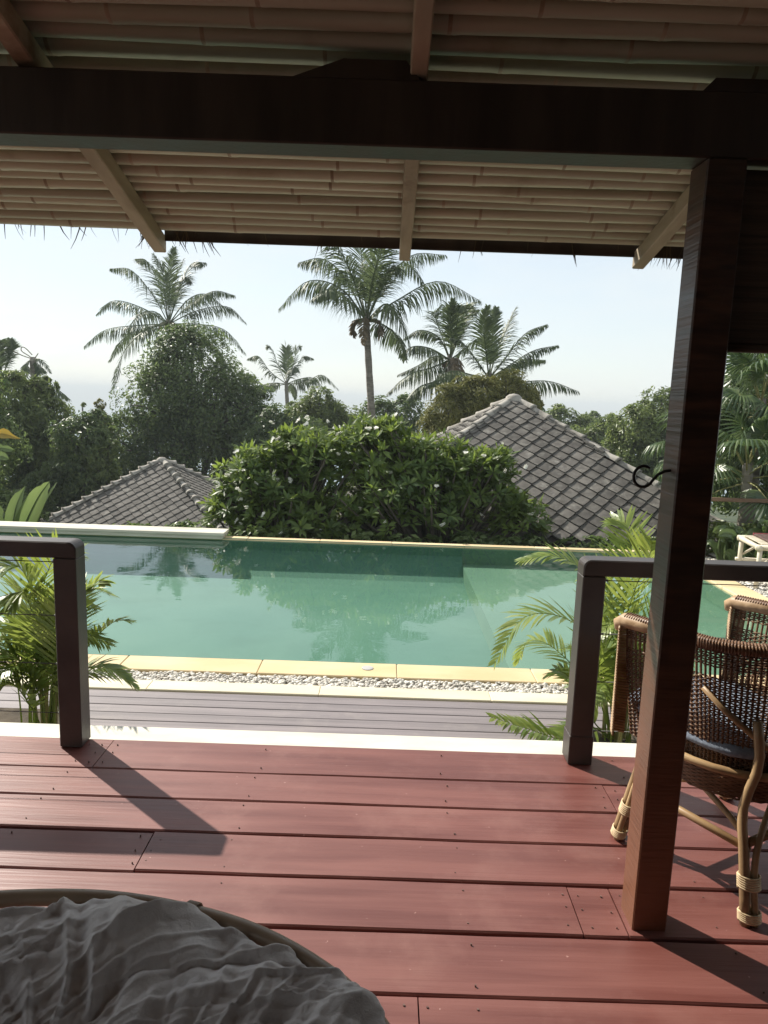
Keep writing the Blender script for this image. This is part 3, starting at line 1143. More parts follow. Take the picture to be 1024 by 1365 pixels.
def frond_mesh(name, path, mat, leaf=0.5, n=46, start=0.18, hang=0.5, wid=0.022, stem=0.03, lift=0.25, sweep=0.55, seed=0, tip=0.35, roll=0.0, segs=3, jag=0.12, steep=0.0):
    """feather palm leaf: tapering rachis with two rows of leaflets. path = (k,3) world points relative to plant"""
    rs = np.random.default_rng(seed)
    K = len(path)
    m = MB()
    rads = [stem * (1 - 0.88 * (i / (K - 1)) ** 0.8) for i in range(K)]
    m.tube([tuple(p) for p in path], rads, 5)
    V, F = [], []
    for side in (-1, 1):
        for i in range(n):
            t = start + (1 - start) * (i + rs.uniform(-0.3, 0.3)) / n
            t = min(max(t, start), 0.999)
            u = t * (K - 1)
            k = min(int(u), K - 2)
            fr_ = u - k
            p = path[k] * (1 - fr_) + path[k + 1] * fr_
            tan = path[k + 1] - path[k]
            tan = tan / (np.linalg.norm(tan) + 1e-9)
            upv = np.array((0, 0, 1.0))
            sv = np.cross(tan, upv)
            if np.linalg.norm(sv) < 0.15:
                sv = np.cross(tan, np.array((0.3, -1.0, 0.0)))
            sv /= np.linalg.norm(sv)
            nv = np.cross(sv, tan)
            if roll:
                c_, s_ = math.cos(roll), math.sin(roll)
                sv, nv = sv * c_ + nv * s_, nv * c_ - sv * s_
            tt = (t - start) / (1 - start)
            Lk = leaf * (0.55 + 0.45 * math.sin(math.pi * min(1, tt * 1.25 + 0.12))) * (1 if tt < 0.75 else 1 - (tt - 0.75) / 0.25 * (1 - tip)) * rs.uniform(0.82, 1.1)
            d = sv * side + nv * (lift + rs.normal(0, jag)) + tan * (sweep + 0.5 * tt + steep * max(0.0, tan[2]) ** 2 + rs.normal(0, jag * 0.7))
            d /= np.linalg.norm(d)
            w = wid * (0.8 + 0.4 * rs.random())
            wv = tan - d * tan.dot(d)
            wv /= (np.linalg.norm(wv) + 1e-9)
            o = len(V)
            q = p.copy()
            dd = d.copy()
            prof = (0.5, 1.0, 0.8, 0.04) if segs == 3 else (0.6, 1.0, 0.04)
            hk_ = hang * rs.uniform(0.6, 1.4) * (1 - 0.75 * abs(tan[2]) ** 2)
            for s2 in range(segs + 1):
                V += [q - wv * w * prof[s2], q + wv * w * prof[s2]]
                dd = dd + np.array((0, 0, -1.0)) * hk_ / segs
                dd /= np.linalg.norm(dd)
                q = q + dd * Lk / segs
            for s2 in range(segs):
                F.append((o + 2 * s2, o + 2 * s2 + 1, o + 2 * s2 + 3, o + 2 * s2 + 2))
    m.add(V, F)
    return m.mesh(name, mat, smooth=False)


def path_px(pts, Y, dys, base, n=14):
    """pixel polyline -> world curve relative to base; dys = depth offsets along the leaf"""
    W = []
    for (px, py), dy in zip(pts, dys):
        W.append(np.array(at(px, py, Y + dy)) - np.array(base))
    return cr(W, n)


def trunk_mesh(name, pts, r0, r1, mat, rings=22, n=10):
    c = cr(pts, rings)
    rad = [r0 + (r1 - r0) * (i / rings) ** 0.7 for i in range(rings + 1)]
    rad = [r * (1.06 if i % 2 else 0.97) for i, r in enumerate(rad)]
    m = MB()
    m.tube([tuple(p) for p in c], rad, n)
    return m.mesh(name, mat, smooth=True)


def coconut(px, py, Y, base_px, label, fronds, rnd, L, seed, group='coconut palms on the slope', leaf=1.0, dead=True, trunk_r=0.14, wid=0.028, n=66):
    """fronds = [(pixel points, depth offsets)], rnd = number of extra fronds all round"""
    crown = at(px, py, Y)
    bx = at(base_px[0], base_px[1], Y)
    bz = ground_z(bx.x, Y)
    # follow the visible lean of the trunk to the ground
    k = (bz - crown.z) / min(-0.3, (bx.z - crown.z))
    gx = crown.x + (bx.x - crown.x) * k
    base = Vector((gx, Y, bz - 0.1))
    e = empty('coconut_palm', base)
    tag(e, label, 'palm tree', group)
    rel = lambda p: np.array(p) - np.array(base)
    put('trunk', trunk_mesh('trunk', [(0, 0, 0), rel(bx) if k > 1.3 else rel(crown) * 0.5, rel(crown) + (0, 0, -0.2), rel(crown) + (0, 0, 0.25)], trunk_r * 1.35, trunk_r * 0.85, MAT['trunk']), e)
    rs = random.Random(seed)
    i = 0
    for pts, dys in fronds:
        p = path_px([(px, py)] + pts, Y, [0] + dys, base)
        ln = np.linalg.norm(np.diff(p, axis=0), axis=1).sum()
        put('frond', frond_mesh('frond', p, MAT['coco'], leaf=leaf * min(1.15, ln / L + 0.15), n=n, hang=2.3, wid=wid, stem=0.04, seed=seed * 100 + i, lift=0.1, sweep=0.45, steep=0.9), e)
        i += 1
    for j in range(rnd):
        az = rs.uniform(0, 2 * math.pi)
        el = R(rs.choice((75, 60, 45, 30, 10, -5)) + rs.uniform(-8, 8))
        ll = L * rs.uniform(0.8, 1.05)
        d = np.array((math.cos(az) * math.cos(el), math.sin(az) * math.cos(el), math.sin(el)))
        c0 = rel(crown)
        pts = [c0, c0 + d * ll * 0.35, c0 + d * ll * 0.72 + np.array((0, 0, -0.11 * ll)), c0 + d * ll * 0.95 + np.array((0, 0, -0.38 * ll))]
        put('frond', frond_mesh('frond', cr(pts, 14), MAT['coco'], leaf=leaf, n=n, hang=2.3, wid=wid, stem=0.04, seed=seed * 100 + 50 + j, lift=0.1, sweep=0.45, steep=0.9), e)
    if dead:
        for j in range(5):
            az = rs.uniform(0, 6.28)
            c0 = rel(crown) + np.array((0.1 * math.cos(az), 0.1 * math.sin(az), 0))
            ll = rs.uniform(0.4, 0.9)
            d = np.array((math.cos(az), math.sin(az), 0)) * 0.35
            pts = [c0, c0 + d * 0.8 + (0, 0, 0.05), c0 + d * 1.2 + np.array((0, 0, -0.5 * ll)), c0 + d * 1.1 + np.array((0, 0, -ll))]
            put('dry_frond', frond_mesh('dry_frond', cr(pts, 10), MAT['coco_dry'], leaf=0.35, n=14, hang=1.2, wid=0.04, stem=0.05, seed=seed * 100 + 80 + j), e)
    return e


coconut(225, 432, 42, (240, 520), 'tall coconut palm rising behind the big dark round tree',
        [([(180, 434), (140, 440), (112, 462)], [-1, -1, -1]), ([(195, 440), (165, 470), (150, 520)], [-2, -3, -3]), ([(205, 395), (175, 360), (146, 358)], [0.5, 1, 1.5]),
         ([(212, 380), (196, 348), (180, 345)], [1, 1.5, 2]), ([(226, 390), (228, 355), (232, 330)], [-0.5, -0.8, -1]), ([(220, 395), (216, 360), (205, 338)], [-1, -1.2, -1.5]),
         ([(240, 385), (255, 352), (275, 350)], [1, 1.5, 2]), ([(255, 405), (285, 388), (314, 394)], [-0.5, -1, -1.5]), ([(250, 400), (275, 392), (300, 410)], [1, 2, 2.5]),
         ([(262, 432), (300, 440), (328, 472)], [-0.8, -1, -1.2]), ([(205, 415), (180, 425), (160, 470)], [-2.2, -4, -4]), ([(230, 400), (236, 365), (245, 345)], [0.8, 1, 1.2]),
         ([(255, 440), (285, 460), (300, 490)], [1, 2, 3])], 4, 5.2, 1)
coconut(489, 428, 26, (495, 545), 'coconut palm with bare straight trunk standing behind the frangipani',
        [([(455, 385), (410, 375), (372, 412)], [-0.3, -0.4, -0.3]), ([(460, 370), (430, 345), (398, 350)], [0.8, 1.2, 1.3]), ([(470, 370), (450, 330), (425, 305)], [-0.6, -1, -1.3]),
         ([(485, 370), (480, 320), (478, 280)], [0.6, 1, 1]), ([(500, 365), (515, 320), (535, 290)], [-0.5, -0.8, -1]), ([(515, 375), (550, 340), (595, 340)], [0.7, 1.2, 1.6]),
         ([(530, 400), (585, 375), (642, 402)], [-0.4, -0.5, -0.4]), ([(515, 405), (535, 430), (548, 468)], [-1, -1.3, -1.4]), ([(510, 380), (540, 350), (570, 385)], [1.2, 2.4, 3]),
         ([(478, 385), (460, 360), (440, 395)], [1.5, 2.6, 3.2]), ([(495, 380), (505, 340), (510, 300)], [-0.9, -1.6, -2.2]), ([(465, 400), (440, 385), (415, 400)], [-1.2, -2, -2.6])],
        3, 3.7, 2, leaf=0.95, trunk_r=0.115, wid=0.024)
coconut(382, 512, 55, (384, 560), 'small distant coconut palm behind the leafy round bush',
        [([(360, 495), (345, 475), (330, 478)], [0, 0, 0]), ([(372, 490), (362, 465), (356, 460)], [1, 1, 1]), ([(382, 490), (382, 470), (380, 455)], [0, 0, 0]),
         ([(395, 490), (405, 475), (418, 478)], [0, 0, 0]), ([(390, 490), (396, 465), (400, 462)], [-1, -1, -1]), ([(405, 510), (430, 500), (452, 520)], [0, 0, 0]),
         ([(355, 515), (335, 500), (315, 498)], [-1, -1, -1]), ([(400, 505), (420, 505), (440, 530)], [1, 1, 1])], 3, 3.6, 3, leaf=0.9, dead=False, wid=0.045, n=40)
coconut(600, 480, 31, (605, 560), 'coconut palm with crossing fronds left of the olive feathery tree top',
        [([(602, 450), (600, 420), (604, 398)], [-0.5, -0.8, -1]), ([(612, 450), (625, 420), (638, 412)], [0.5, 1, 1]), ([(585, 450), (560, 440), (538, 452)], [0, 0, 0]),
         ([(575, 465), (550, 462), (532, 475)], [-1, -1.5, -1.5]), ([(575, 490), (545, 500), (515, 526)], [-1, -1.6, -2]), ([(580, 475), (556, 488), (530, 500)], [0.6, 1, 1]),
         ([(590, 450), (580, 420), (590, 405)], [1, 1.5, 2]), ([(585, 505), (560, 515), (545, 530)], [-2, -2.5, -3]), ([(620, 465), (640, 450), (655, 460)], [1, 2, 3])], 3, 4.0, 4, leaf=0.85, trunk_r=0.12, wid=0.025)
coconut(652, 505, 28, (655, 570), 'coconut palm with stiff upright fronds above the tiled roof apex',
        [([(648, 470), (645, 435), (650, 408)], [-0.6, -1, -1.2]), ([(655, 470), (658, 435), (662, 410)], [0, 0, 0]), ([(662, 470), (675, 440), (688, 410)], [0.6, 0.9, 1]),
         ([(672, 480), (700, 445), (730, 432)], [-0.6, -0.9, -1]), ([(675, 490), (710, 468), (745, 460)], [0, 0, 0]), ([(670, 495), (700, 480), (728, 480)], [1, 1.6, 2]),
         ([(680, 510), (730, 508), (772, 522)], [-0.8, -1.2, -1.5]), ([(635, 480), (615, 455), (600, 450)], [0.5, 1, 1]), ([(630, 500), (600, 495), (570, 515)], [-1, -1.8, -2.4]),
         ([(665, 510), (690, 515), (715, 545)], [-1.8, -3, -3.5])], 2, 3.9, 5, trunk_r=0.12, dead=False, leaf=0.85, wid=0.024)
coconut(2, 505, 38, (0, 560), 'coconut palm half hidden by trees beside the broken palm trunk',
        [([(12, 480), (15, 465), (14, 452)], [0, 0, 0]), ([(2, 480), (0, 465), (2, 455)], [0.5, 1, 1]), ([(20, 500), (40, 490), (62, 495)], [0, 0, 0]), ([(-20, 490), (-45, 480), (-65, 490)], [0, 0, 0]),
         ([(30, 515), (65, 512), (93, 532)], [-1, -1.5, -2]), ([(-15, 510), (-30, 530), (-40, 550)], [-1, -1.5, -2])], 3, 3.6, 6, dead=False)
# the broken palm: bare trunk with a snapped top and drooping remains
sn = at(44, 476, 35)
bz = ground_z(sn.x, 35)
e = empty('coconut_palm', (sn.x, 35, bz))
tag(e, 'broken palm trunk with wiry stalks and one drooping frond', 'palm tree', 'coconut palms on the slope')
put('trunk', trunk_mesh('trunk', [(0.1, 0, 0), (0.05, 0, (sn.z - bz) * 0.5), (0, 0, sn.z - bz)], 0.2, 0.15, MAT['trunk']), e)
b0 = (sn.x, 35, bz)
for k, (pts, m_) in enumerate([([(44, 478), (55, 480), (68, 498)], MAT['coco']), ([(44, 478), (36, 484), (35, 495)], MAT['coco']), ([(44, 480), (52, 490), (52, 500)], MAT['coco'])]):
    put('frond', frond_mesh('frond', path_px(pts, 35, [0, -0.2, -0.3], b0, 8), m_, leaf=0.5, n=16, hang=1.1, seed=900 + k, wid=0.03), e)
for pts in ([(44, 478), (38, 474), (29, 468), (29, 463), (34, 464), (43, 473)], [(42, 478), (30, 474), (18, 468)], [(46, 478), (49, 474), (51, 471)]):
    m = MB()
    m.tube([tuple(p) for p in path_px(pts, 35, [0] * len(pts), b0, 14)], 0.022, 5)
    m.build('dry_stalk', MAT['coco_dry'], e)


# ------------------------------------------------------------------ broadleaf trees
def leaf_cloud(lobes, n, size, seed, aspect=0.45, droop=0.0, shell=0.75):
    """rhombic leaves spread through lumpy ellipsoid lobes: (cx,cy,cz,rx,ry,rz)"""
    rs = np.random.default_rng(seed)
    vol = np.array([(l[3] * l[4] * l[5]) ** (2 / 3) for l in lobes])
    cnt = (n * vol / vol.sum()).astype(int)
    C, N = [], []
    for l, c in zip(lobes, cnt):
        d = rs.normal(size=(c, 3))
        d /= np.linalg.norm(d, axis=1)[:, None]
        # lumps: directions pulled towards random twig centres
        tw = rs.normal(size=(max(12, c // 70), 3))
        tw /= np.linalg.norm(tw, axis=1)[:, None]
        tw[:, 2] = np.where(tw[:, 2] < -0.75, -tw[:, 2], tw[:, 2])
        tr = rs.uniform(0.72, 1.13, len(tw))
        k = rs.integers(0, len(tw), c)
        inner = rs.random(c) > shell
        rr = tr[k] * (1 - 0.16 * rs.random(c) ** 1.2)
        d2 = tw[k] + rs.normal(size=(c, 3)) * 0.135
        rr = np.where(inner, rs.uniform(0.45, 0.92, c), rr)
        d2 = np.where(inner[:, None], d, d2 / np.linalg.norm(d2, axis=1)[:, None])
        P = d2 * rr[:, None] * np.array(l[3:6]) + np.array(l[0:3])
        C.append(P)
        N.append(d2)
    C, N = np.concatenate(C), np.concatenate(N)
    c = len(C)
    nn = N + rs.normal(size=(c, 3)) * 0.55 + np.array((0, 0, 0.35))
    nn /= np.linalg.norm(nn, axis=1)[:, None]
    a = rs.normal(size=(c, 3)) + N * 0.5
    a[:, 2] -= droop
    a -= nn * (a * nn).sum(1)[:, None]
    a /= np.linalg.norm(a, axis=1)[:, None]
    b = np.cross(nn, a)
    s = size * rs.uniform(0.6, 1.3, c)[:, None]
    V = np.stack([C - a * s * 0.5, C + b * s * aspect * 0.5 + nn * s * 0.07, C + a * s * 0.5 - nn * s * 0.08, C - b * s * aspect * 0.5 + nn * s * 0.07], 1).reshape(-1, 3)
    i = np.arange(c)[:, None] * 4
    F = np.concatenate([i + np.array([[0, 1, 2]]), i + np.array([[0, 2, 3]])])
    return V, F


def tree(name, label, lobes_px, Y, mat, n, size, seed, cat='tree', group='trees on the slope below the pool', droop=0.0, aspect=0.45, trunk_r=0.16, flat=0.8):
    """lobes_px: (px, py, radius_px, dY)"""
    sc = Y / FPX
    L = []
    for (px, py, rp, dY) in lobes_px:
        p = at(px, py, Y + dY)
        r = rp * (Y + dY) / FPX
        L.append((p.x, p.y, p.z, r, r * flat, r))
    cx = sum(l[0] * l[3] for l in L) / sum(l[3] for l in L)
    bz = ground_z(cx, Y)
    base = np.array((cx, Y, bz))
    e = empty(name, tuple(base))
    tag(e, label, cat, group)
    lob = [(l[0] - base[0], l[1] - base[1], l[2] - base[2], l[3], l[4], l[5]) for l in L]
    V, F = leaf_cloud(lob, n, size, seed, aspect, droop)
    put('crown', fast_mesh('crown', V, F, mat), e)
    rs = random.Random(seed)
    top = min(l[2] for l in lob)
    m = MB()
    fork = max(0.3, top * 0.5)
    m.tube([(0, 0, -0.1), (rs.uniform(-.1, .1), 0, fork * 0.5), (0, 0, fork)], [trunk_r * 1.3, trunk_r, trunk_r * 0.85], 8)
    m.build('trunk', MAT['bark'], e, smooth=True)
    for l in lob:
        m = MB()
        c_ = Vector(l[0:3])
        st = Vector((0, 0, fork * rs.uniform(0.8, 1.0)))
        mid = (st + c_) / 2 + Vector((rs.uniform(-.2, .2), rs.uniform(-.2, .2), 0.1))
        m.tube([st, mid, c_], [trunk_r * 0.6, trunk_r * 0.45, trunk_r * 0.22], 6)
        for k in range(5):
            d = Vector((rs.gauss(0, 1), rs.gauss(0, 1), abs(rs.gauss(0, 1)))).normalized()
            m.tube([mid.lerp(c_, k / 5), c_ + d * l[3] * 0.5, c_ + d * l[3] * 0.85], [trunk_r * 0.25, trunk_r * 0.15, trunk_r * 0.05], 5, caps=False)
        m.build('limb', MAT['bark'], e, smooth=True)
    return e


tree('broadleaf_tree', 'big dark dense round tree behind the smaller tiled roof',
     [(255, 505, 68, 0), (215, 545, 62, -0.5), (290, 560, 72, -0.5), (185, 600, 50, -1), (250, 620, 85, 0), (330, 600, 56, 0), (330, 545, 40, 0.5), (170, 655, 45, -0.5), (235, 470, 34, 0)],
     31, MAT['crown_dark'], 62000, 0.17, 21, trunk_r=0.3)
tree('broadleaf_tree', 'low dark tree joined to the right flank of the big round tree',
     [(370, 580, 38, 0), (400, 600, 45, 0), (350, 610, 40, 0.5)], 28, MAT['crown_dark'], 16000, 0.15, 22)
tree('broadleaf_tree', 'rounded mid green bushy tree in front of the distant small palm',
     [(425, 555, 36, 0), (450, 570, 34, 0), (400, 560, 30, 0.5), (430, 590, 45, 0)], 33, MAT['crown_mid'], 18000, 0.17, 23)
tree('broadleaf_tree', 'pale green drooping-leaved tree at the broken palm trunk',
     [(20, 535, 40, 0), (60, 570, 42, 0), (20, 590, 52, -0.5), (75, 620, 48, 0), (15, 650, 55, 0), (55, 520, 22, 0.3)], 27, MAT['crown_mid'], 30000, 0.20, 24, droop=1.3, aspect=0.32, trunk_r=0.22)
tree('broadleaf_tree', 'dark drooping tree between the pale tree and big round tree',
     [(105, 595, 42, 0), (110, 640, 52, 0), (70, 670, 45, 0), (130, 570, 24, 0.5), (150, 680, 40, 0)], 25, MAT['crown_dark'], 24000, 0.18, 25, droop=1.0, aspect=0.35)
tree('shrub', 'small bright green shrub beside the smaller tiled roof', [(128, 612, 22, 0), (148, 600, 16, 0), (140, 632, 22, 0)], 24.5, MAT['crown_mid'], 5000, 0.15, 26, cat='shrub', droop=0.8)
tree('broadleaf_tree', 'dark tree filling the gap behind the bare palm trunk',
     [(505, 565, 34, 0), (540, 560, 34, 0.5), (470, 585, 34, 0), (525, 590, 40, 0)], 36, MAT['crown_dark'], 15000, 0.19, 27)
tree('feathery_tree', 'olive feathery tree hugging the left side of the larger tiled roof',
     [(600, 550, 38, 0), (640, 535, 34, 0), (680, 530, 34, 0.4), (590, 590, 40, 0), (640, 570, 45, 0.4), (620, 520, 20, 0), (700, 545, 26, 0.6)], 20.5, MAT['crown_olive'], 30000, 0.13, 28,
     droop=0.9, aspect=0.24, trunk_r=0.12)
tree('broadleaf_tree', 'distant hazy green tree seen past the roof apex',
     [(745, 572, 30, 0), (775, 580, 28, 0), (720, 575, 25, 0), (760, 600, 40, 0)], 48, MAT['crown_mid'], 14000, 0.24, 29)
tree('broadleaf_tree', 'distant wide green tree between the roof apex and the square post',
     [(815, 585, 32, 0), (795, 600, 35, 0), (770, 610, 40, 0)], 42, MAT['crown_mid'], 14000, 0.22, 30)
tree('broadleaf_tree', 'bushy tree touching the square post above the roof hip',
     [(850, 575, 40, 0), (880, 560, 42, 0.5), (840, 610, 40, 0), (880, 620, 55, 0.5), (910, 590, 50, 0)], 30, MAT['crown_mid'], 26000, 0.18, 31, trunk_r=0.2)
tree('broadleaf_tree', 'far dark treetops on the skyline past the roof apex',
     [(700, 580, 22, 0), (735, 565, 16, 0), (790, 562, 14, 0), (720, 590, 22, 0)], 60, MAT['crown_dark'], 9000, 0.3, 32)
tree('broadleaf_tree', 'dark dense tree behind the fan palms by the fence',
     [(985, 560, 60, 0), (1030, 520, 70, 0.5), (975, 640, 55, 0), (1035, 620, 70, 0), (1100, 560, 90, 0), (1120, 450, 80, 0)], 14.5, MAT['crown_dark'], 26000, 0.13, 33, trunk_r=0.15)
tree('broadleaf_tree', 'dark tree massed behind the bananas left of the small roof', [(-40, 600, 70, 0), (-70, 520, 70, 0), (-60, 690, 70, 0), (20, 690, 40, -1)], 22, MAT['crown_dark'], 20000, 0.16, 34, droop=0.6)
# slim sapling and reddish tip on the skyline
for (px, py, hpx, lab, mt, sd_) in ((111, 535, 45, 'thin sapling poking above the trees against the sea', 'crown_mid', 41), (133, 535, 60, 'slender pointed sapling with dense leaves against the sea', 'crown_olive', 42)):
    tree('sapling', lab, [(px, py + 5, 4 if sd_ == 41 else 8, 0), (px + 1, py + 25, 3 if sd_ == 41 else 13, 0), (px, py + 45, 8 if sd_ == 41 else 17, 0)], 29, MAT[mt], 350 if sd_ == 41 else 2600, 0.12, sd_, trunk_r=0.04)


# ------------------------------------------------------------------ frangipani
def rosette_verts(rs, c, axis, nl, L):
    V, F = [], []
    axis = axis / np.linalg.norm(axis)
    t1 = np.cross(axis, (0.3, 0.9, 0.2))
    t1 /= np.linalg.norm(t1)
    t2 = np.cross(axis, t1)
    for i in range(nl):
        an = i * 2.4 + rs.uniform(-0.3, 0.3)
        el = R(rs.uniform(-5, 62))
        out = t1 * math.cos(an) + t2 * math.sin(an)
        d = out * math.cos(el) + axis * math.sin(el)
        sd_ = np.cross(axis, out)
        nrm = np.cross(d, sd_)
        ll = L * rs.uniform(0.65, 1.15)
        w = ll * 0.135
        dr = rs.uniform(0.1, 0.45)
        p0 = c + d * 0.02
        p1 = c + d * ll * 0.55
        d2 = d + np.array((0, 0, -dr))
        d2 /= np.linalg.norm(d2)
        p2 = p1 + d2 * ll * 0.45
        o = len(V)
        up = nrm * w * 0.25
        V += [p0, p1 - sd_ * w - up, p1, p1 + sd_ * w - up, p2, p0 + d * ll * 0.25 - sd_ * w * 0.7 - up * .6, p0 + d * ll * 0.25 + sd_ * w * 0.7 - up * .6]
        F += [(o, o + 5, o + 2), (o + 5, o + 1, o + 2), (o, o + 2, o + 6), (o + 6, o + 2, o + 3), (o + 1, o + 4, o + 2), (o + 2, o + 4, o + 3)]
    return V, F


def frangipani(label, lobes_px, Y, seed, n, flowers):
    rs = np.random.default_rng(seed)
    L = []
    for (px, py, rx, ry, dY) in lobes_px:
        p = at(px, py, Y + dY)
        s = (Y + dY) / FPX
        L.append((np.array(p), rx * s, min(1.1, rx * s * 0.8), ry * s))
    cx = np.mean([l[0][0] for l in L])
    base = np.array((cx, Y + 0.2, ground_z(cx, Y + 0.2)))
    e = empty('frangipani_tree', tuple(base))
    tag(e, label, 'frangipani', 'frangipani trees behind the pool')
    V, F, tips = [], [], []
    area = np.array([l[1] * l[3] for l in L])
    for l, c in zip(L, (n * area / area.sum()).astype(int)):
        for k in range(c):
            d = rs.normal(size=3)
            d /= np.linalg.norm(d)
            if d[2] < -0.55:
                d[2] = -d[2]
            r = rs.uniform(0.62, 1.04) if rs.random() < 0.6 else rs.uniform(0.25, 0.7)
            if d[2] > 0.1 and rs.random() < 0.08:
                r = rs.uniform(1.02, 1.12)
            p = l[0] + d * r * np.array((l[1], l[2], l[3])) - base
            ax = d * 0.7 + np.array((0, 0, 0.75)) + rs.normal(size=3) * 0.25
            v, f = rosette_verts(rs, p, ax, int(rs.integers(9, 15)), rs.uniform(0.15, 0.25))
            o = len(V)
            V += v
            F += [tuple(i + o for i in q) for q in f]
            tips.append((p, d, r))
    put('crown', fast_mesh('crown', np.array(V), np.array(F), MAT['frangi']), e)
    m = MB()
    m.tube([(0, 0, -0.2), (0.02, 0.0, 0.35), (0, 0, 0.6)], [0.11, 0.09, 0.08], 8)
    m.build('trunk', MAT['bark'], e, smooth=True)
    m = MB()
    for p, d, r in tips[:: 4]:
        q = Vector(p)
        m.tube([(0, 0, 0.5), Vector((q.x * 0.45, q.y * 0.5, 0.5 + (q.z - 0.5) * 0.35)), Vector((q.x * 0.85, q.y * 0.85, q.z - 0.25)), q], [0.045, 0.032, 0.02, 0.014], 5, caps=False)
    m.build('branches', MAT['bark'], e, smooth=True)
    # flower heads
    fm = MB()
    for q in range(6):
        c = Vector((rs.normal() * 0.02, rs.normal() * 0.02, 0.02 + rs.normal() * 0.012))
        for k in range(5):
            a = k * 1.2566 + q
            d = Vector((math.cos(a), math.sin(a), 0.35))
            s_ = Vector((-math.sin(a), math.cos(a), 0))
            fm.add([c, c + d * 0.018 + s_ * 0.011, c + d * 0.036, c + d * 0.018 - s_ * 0.011], [(0, 1, 2, 3)])
    fme = fm.mesh('flower', MAT['flower'])
    front = [t for t in tips if t[1][1] < 0.15 and t[2] > 0.8]
    for k in range(min(flowers, len(front))):
        p, d, r = front[int(k * len(front) / flowers)]
        o = put('flower', fme, e, tuple(p + d * 0.10 + np.array((0, -0.05, 0.10))), (rs.uniform(0.2, 1.0), rs.uniform(-.5, .5), rs.uniform(0, 6)))
        s_ = rs.uniform(0.7, 1.15)
        o.scale = (s_,) * 3


frangipani('leafy frangipani with white flowers beside the smaller tiled roof', [(345, 655, 62, 60, 0), (420, 620, 70, 45, 0.2), (400, 690, 100, 45, 0), (310, 680, 32, 45, -0.1), (385, 600, 25, 25, 0.2)], 12.0, 51, 900, 26)
frangipani('leafy frangipani with white flowers beside the larger tiled roof', [(500, 610, 60, 48, 0.2), (575, 620, 60, 38, 0.1), (540, 675, 110, 52, 0), (640, 650, 55, 45, 0), (690, 695, 42, 35, -0.1), (505, 580, 30, 22, 0.3), (655, 615, 25, 18, 0)],
           12.0, 52, 1200, 30)
# low ground cover under them
V, F = leaf_cloud([(-4 + i * 0.9, 11.15 + 0.2 * math.sin(i * 2.2), -0.75, 0.6, 0.4, 0.33) for i in range(13)], 9000, 0.13, 61)
tag(put('ground_cover', fast_mesh('ground_cover', V, F, MAT['crown_dark'])), 'low dark leafy ground cover behind the pool', 'plants', kind='stuff')


